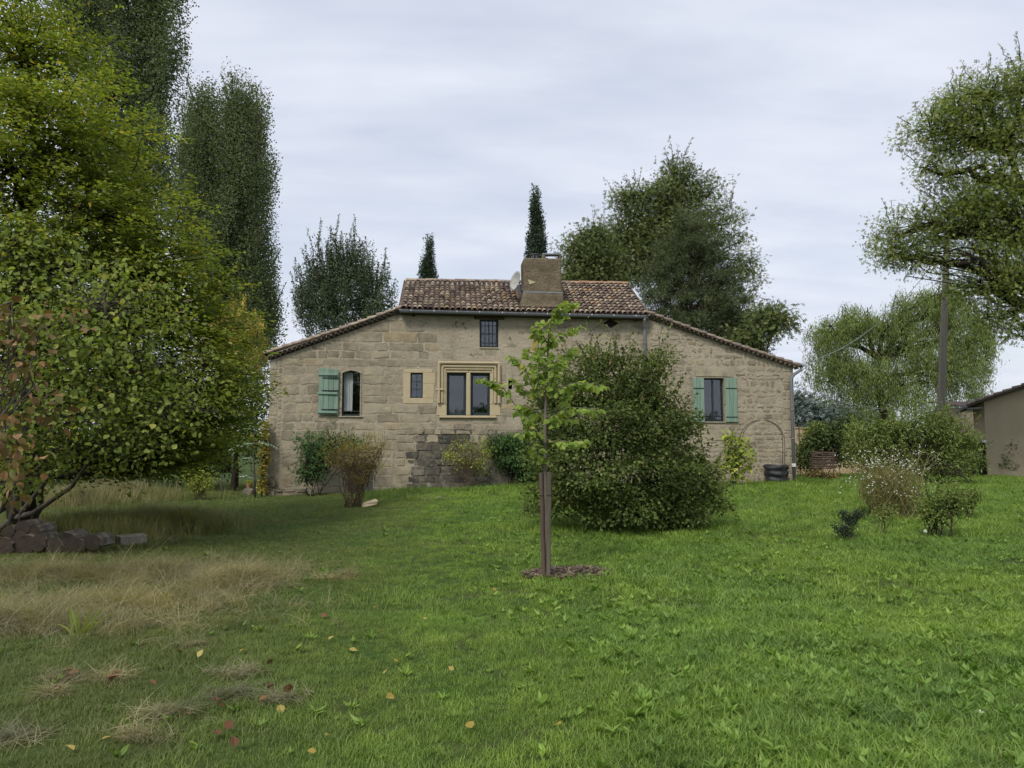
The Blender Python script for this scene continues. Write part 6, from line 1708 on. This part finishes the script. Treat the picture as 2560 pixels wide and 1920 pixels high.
# dry grass: flattened straw mound, and the taller seeding grass behind the logs
VS = [blade_mesh('straw_tuft', M_STRAW, 26, 0.16, 0.30, 0.0045, 1.5, 5, 0.7, 0.66) for _ in range(5)]
def area(L, n):
    out = []
    for cx, cy, rx, ry in L:
        t = rng.uniform(0, 6.283, n); r = np.abs(rng.normal(0, 0.52, n))
        out.append(np.column_stack([cx + rx * r * np.cos(t), cy + ry * r * np.sin(t)]))
    q = np.concatenate(out); return q[~in_house(q[:, 0], q[:, 1])]
q = area(DRY, 800); n = len(q)
q = q[rng.random(n) < 0.35 + 0.65 * (np.sin(q[:, 0] * 2.1) * np.sin(q[:, 1] * 2.6 + 1) > -0.35)]; n = len(q)
scatter('dry_grass', 'flattened mound of long straw-coloured dry grass', 'grass', np.column_stack([q, G(q[:, 0], q[:, 1])]), VS,
        np.column_stack([rng.normal(0, 0.35, n), rng.normal(0.1, 0.35, n), rng.uniform(0, 6.283, n)]).astype(np.float32), rng.uniform(0.45, 1.0, n).astype(np.float32), rng.integers(0, 5, n).astype(np.int32))
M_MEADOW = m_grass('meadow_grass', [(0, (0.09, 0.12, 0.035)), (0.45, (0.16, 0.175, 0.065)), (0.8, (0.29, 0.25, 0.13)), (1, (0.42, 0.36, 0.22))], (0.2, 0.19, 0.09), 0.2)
VT = [blade_mesh('meadow_tuft', M_MEADOW, 30, 0.2, 0.46, 0.006, 0.7, 4, 0.9, 0.2) for _ in range(5)]
q = area(TALL, 700); n = len(q)
scatter('meadow_grass', 'tall seeding meadow grass behind the log pile', 'grass', np.column_stack([q, G(q[:, 0], q[:, 1])]), VT,
        np.column_stack([rng.normal(0, 0.12, n), rng.normal(0, 0.12, n), rng.uniform(0, 6.283, n)]).astype(np.float32), rng.uniform(0.6, 1.25, n).astype(np.float32), rng.integers(0, 5, n).astype(np.int32))
g_ = gp(200, 1262); g2_ = gp(300, 1250)
q = area([(g_[0], g_[1], 1.7, 1.4), (g2_[0], g2_[1], 1.0, 1.2)], 330); n = len(q)
VK = [blade_mesh('seeding_tuft', M_STRAW, 26, 0.2, 0.75, 0.008, 0.5, 4, 0.9, 0.15) for _ in range(4)]
scatter('seeding_grass', 'tall pale seeding grass under the hornbeam branches', 'grass', np.column_stack([q, G(q[:, 0], q[:, 1])]), VK,
        np.column_stack([rng.normal(0, 0.15, n), rng.normal(0.1, 0.15, n), rng.uniform(0, 6.283, n)]).astype(np.float32), rng.uniform(0.6, 1.15, n).astype(np.float32), rng.integers(0, 4, n).astype(np.int32))
# thatch worn through the turf, left foreground
TH_ = []
for (px, py, rx, ry) in ((600, 1690, 0.28, 0.16), (430, 1785, 0.34, 0.14), (345, 1845, 0.22, 0.10), (560, 1745, 0.12, 0.12), (160, 1700, 0.16, 0.10), (275, 1700, 0.16, 0.10), (130, 1740, 0.1, 0.08), (690, 1755, 0.2, 0.1), (830, 1450, 0.3, 0.1), (860, 1440, 0.2, 0.1), (30, 1850, 0.2, 0.12), (480, 1620, 0.2, 0.1), (1100, 1248, 0.5, 0.25), (420, 1352, 0.5, 0.2)):
    g_ = gp(px, py); TH_.append((g_[0], g_[1], rx, ry))
q = area(TH_, 34); n = len(q)
VH = [blade_mesh('thatch_tuft', M_STRAW, 16, 0.06, 0.10, 0.004, 2.2, 4, 0.5, 0.75) for _ in range(4)]
scatter('dead_thatch', 'pale dead grass thatch in worn patches of the lawn', 'grass', np.column_stack([q, G(q[:, 0], q[:, 1]) + 0.02]), VH,
        np.column_stack([rng.normal(0, 0.3, n), rng.normal(0, 0.3, n), rng.uniform(0, 6.283, n)]).astype(np.float32), rng.uniform(0.6, 1.2, n).astype(np.float32), rng.integers(0, 4, n).astype(np.int32))
# weeds in loose clumps on the right lawn
VW = [rosette('dock_leaves', M_WEED, 9, 0.105, 0.036, (0.5, 1.6)) for _ in range(2)] + [rosette('plantain_leaves', M_WEED, 8, 0.08, 0.036, (0.5, 1.4)) for _ in range(2)] + [rosette('clover_leaves', M_WEED, 30, 0.035, 0.03, (0.4, 1.8)) for _ in range(2)] + [blade_mesh('coarse_tuft', M_GRASS, 26, 0.07, 0.17, 0.006, 0.9, 4, 0.9, 0.3) for _ in range(3)]
q = []
for _ in range(30):
    c_ = gp(rng.uniform(1450, 2560), 1400 + 520 * rng.random() ** 0.7)
    k_ = rng.integers(6, 16); q.append(c_[:2] + rng.normal(0, 0.16, (k_, 2)))
for (px, py) in ((2300, 1600), (2450, 1610), (2150, 1590), (2050, 1580), (2380, 1590)):
    c_ = gp(px, py); q.append(c_[:2] + rng.normal(0, 0.25, (22, 2)))
q = np.concatenate(q); n = len(q)
scatter('lawn_weeds', 'coarse dock, plantain and clover leaves among the right lawn', 'weeds', np.column_stack([q, G(q[:, 0], q[:, 1])]), VW,
        np.column_stack([rng.normal(0, 0.12, n), rng.normal(0, 0.12, n), rng.uniform(0, 6.283, n)]).astype(np.float32), rng.uniform(0.45, 0.95, n).astype(np.float32), rng.integers(0, 9, n).astype(np.int32))
# longer grass left standing along the wall
q = []
for (px, py, w_) in ((1000, 1232, 90), (1150, 1228, 120), (1250, 1215, 90), (960, 1245, 50), (1800, 1212, 40), (1940, 1210, 80), (2020, 1206, 60), (1500, 1325, 220), (1650, 1322, 150), (2060, 1210, 90), (2250, 1285, 120), (2400, 1210, 110)):
    for _ in range(46):
        q.append(gp(px + rng.uniform(-w_, w_), py + rng.normal(0, 3))[:2])
q = np.array(q); q = q[~in_house(q[:, 0], q[:, 1])]; n = len(q)
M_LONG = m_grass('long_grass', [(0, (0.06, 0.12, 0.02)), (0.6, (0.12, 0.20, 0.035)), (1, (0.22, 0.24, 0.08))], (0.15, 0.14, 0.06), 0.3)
VL = [blade_mesh('long_tuft', M_LONG, 30, 0.14, 0.24, 0.008, 0.8, 4, 0.8, 0.2) for _ in range(4)]
scatter('long_grass', 'uncut longer grass along the walls and shrubs', 'grass', np.column_stack([q, G(q[:, 0], q[:, 1])]), VL,
        np.column_stack([rng.normal(0, 0.1, n), rng.normal(0, 0.1, n), rng.uniform(0, 6.283, n)]).astype(np.float32), rng.uniform(0.55, 1.2, n).astype(np.float32), rng.integers(0, 4, n).astype(np.int32))

# ------------------------------------------------------------------ fallen leaves, dandelions
M_FY = m_leaf('fallen_yellow', [(0, (0.32, 0.23, 0.05)), (1, (0.42, 0.35, 0.12))], trans=0.15)
M_FB = m_leaf('fallen_brown', [(0, (0.11, 0.055, 0.028)), (1, (0.20, 0.11, 0.055))], trans=0.1)
FY = [leaf_mesh(M_FY, 'o', 0.062, 0.048, r_) for r_ in (0.1, 0.5, 0.9)]; FB = [leaf_mesh(M_FB, 'o', 0.07, 0.055, r_) for r_ in (0.1, 0.5, 0.9)]
def fallen(px, py, lst, nm, label, group):
    g_ = gp(px, py); o = bpy.data.objects.new(nm, lst[rng.integers(3)])
    o.location = (float(g_[0]), float(g_[1]), float(g_[2]) + 0.045); o.rotation_euler = (rng.normal(0, 0.35), rng.normal(0, 0.35), rng.uniform(0, 6.28)); s = rng.uniform(0.7, 1.15); o.scale = (s, s, s)
    COL.objects.link(o); tag(o, label, 'leaf', group)
for (px, py) in [(494, 1659), (671, 1560), (827, 1858), (790, 1901), (165, 1884), (252, 1870), (612, 1636), (835, 1604), (872, 1638), (950, 1595), (985, 1668), (1050, 1430), (1110, 1455), (1135, 1690), (1180, 1840), (1390, 1900), (985, 1757), (700, 1780), (1060, 1560), (870, 1500), (930, 1530), (1240, 1480), (960, 1700), (1390, 1830)]:
    fallen(px, py, FY, 'fallen_leaf', 'single yellow fallen leaf lying on the lawn', 'yellow leaves fallen on the lawn')
for (px, py) in [(671, 1667), (388, 1729), (540, 1773), (582, 1840), (536, 1847), (586, 1890), (668, 1742), (718, 1751), (647, 1769), (801, 1549), (170, 1700), (178, 1706), (275, 1700), (290, 1708), (130, 1740), (262, 1712), (545, 1780), (555, 1768), (480, 1800), (675, 1735), (440, 1640), (360, 1622), (160, 1712), (150, 1696)]:
    fallen(px, py, FB, 'fallen_leaf', 'single brown fallen leaf lying on the thin lawn', 'brown leaves fallen on the lawn')
def dandelion(px, py, Yb, label):
    g_ = P(px, py, Yb); b_ = g_.copy(); b_[2] = float(G(b_[0], b_[1])); b_[0] -= 0.03
    t_ = thing('dandelion_clock', label, 'flower', b_)
    Acc().tube([b_, (b_ + g_) / 2 + [0.01, 0, 0], g_], 0.003, 5).build('stem', t_, BARK['green'], off=b_)
    a = Acc(); n = 220; d = unit(rng.normal(0, 1, (n, 3)))
    leaves(a, g_ + d * 0.006, d, rng.normal(0, 1, (n, 3)), 0.026, 0.010, 't', rng.random(n), np.full(n, .5)); a.build('seed_head', t_, ML['white'], off=b_)
dandelion(2450, 1787, 4.55, 'large white dandelion seed head among the weeds')
dandelion(2313, 1328, 12.6, 'dandelion seed head beside the loose lawn shrub')

# ------------------------------------------------------------------ the wood on the other side of the garden, behind the viewer (seen only in the window panes)
a = Acc(); n = 16000
bx_ = rng.uniform(-75, 75, n); top_ = 5.5 + 1.8 * np.sin(bx_ * 0.21) + 1.4 * np.sin(bx_ * 0.53 + 1) + rng.normal(0, 0.5, n)
bz_ = top_ * rng.random(n) ** 0.7; by_ = -62 + rng.normal(0, 2.0, n)
leaves(a, np.column_stack([bx_, by_, bz_]), rng.normal(0, 1, (n, 3)), rng.normal(0, 1, (n, 3)), 1.1, 0.8, 's', rng.random(n), rng.random(n))
tag(a.build('distant_wood', None, ML['shade']), 'dark wood bordering the far side of the garden', 'wood', kind='stuff')
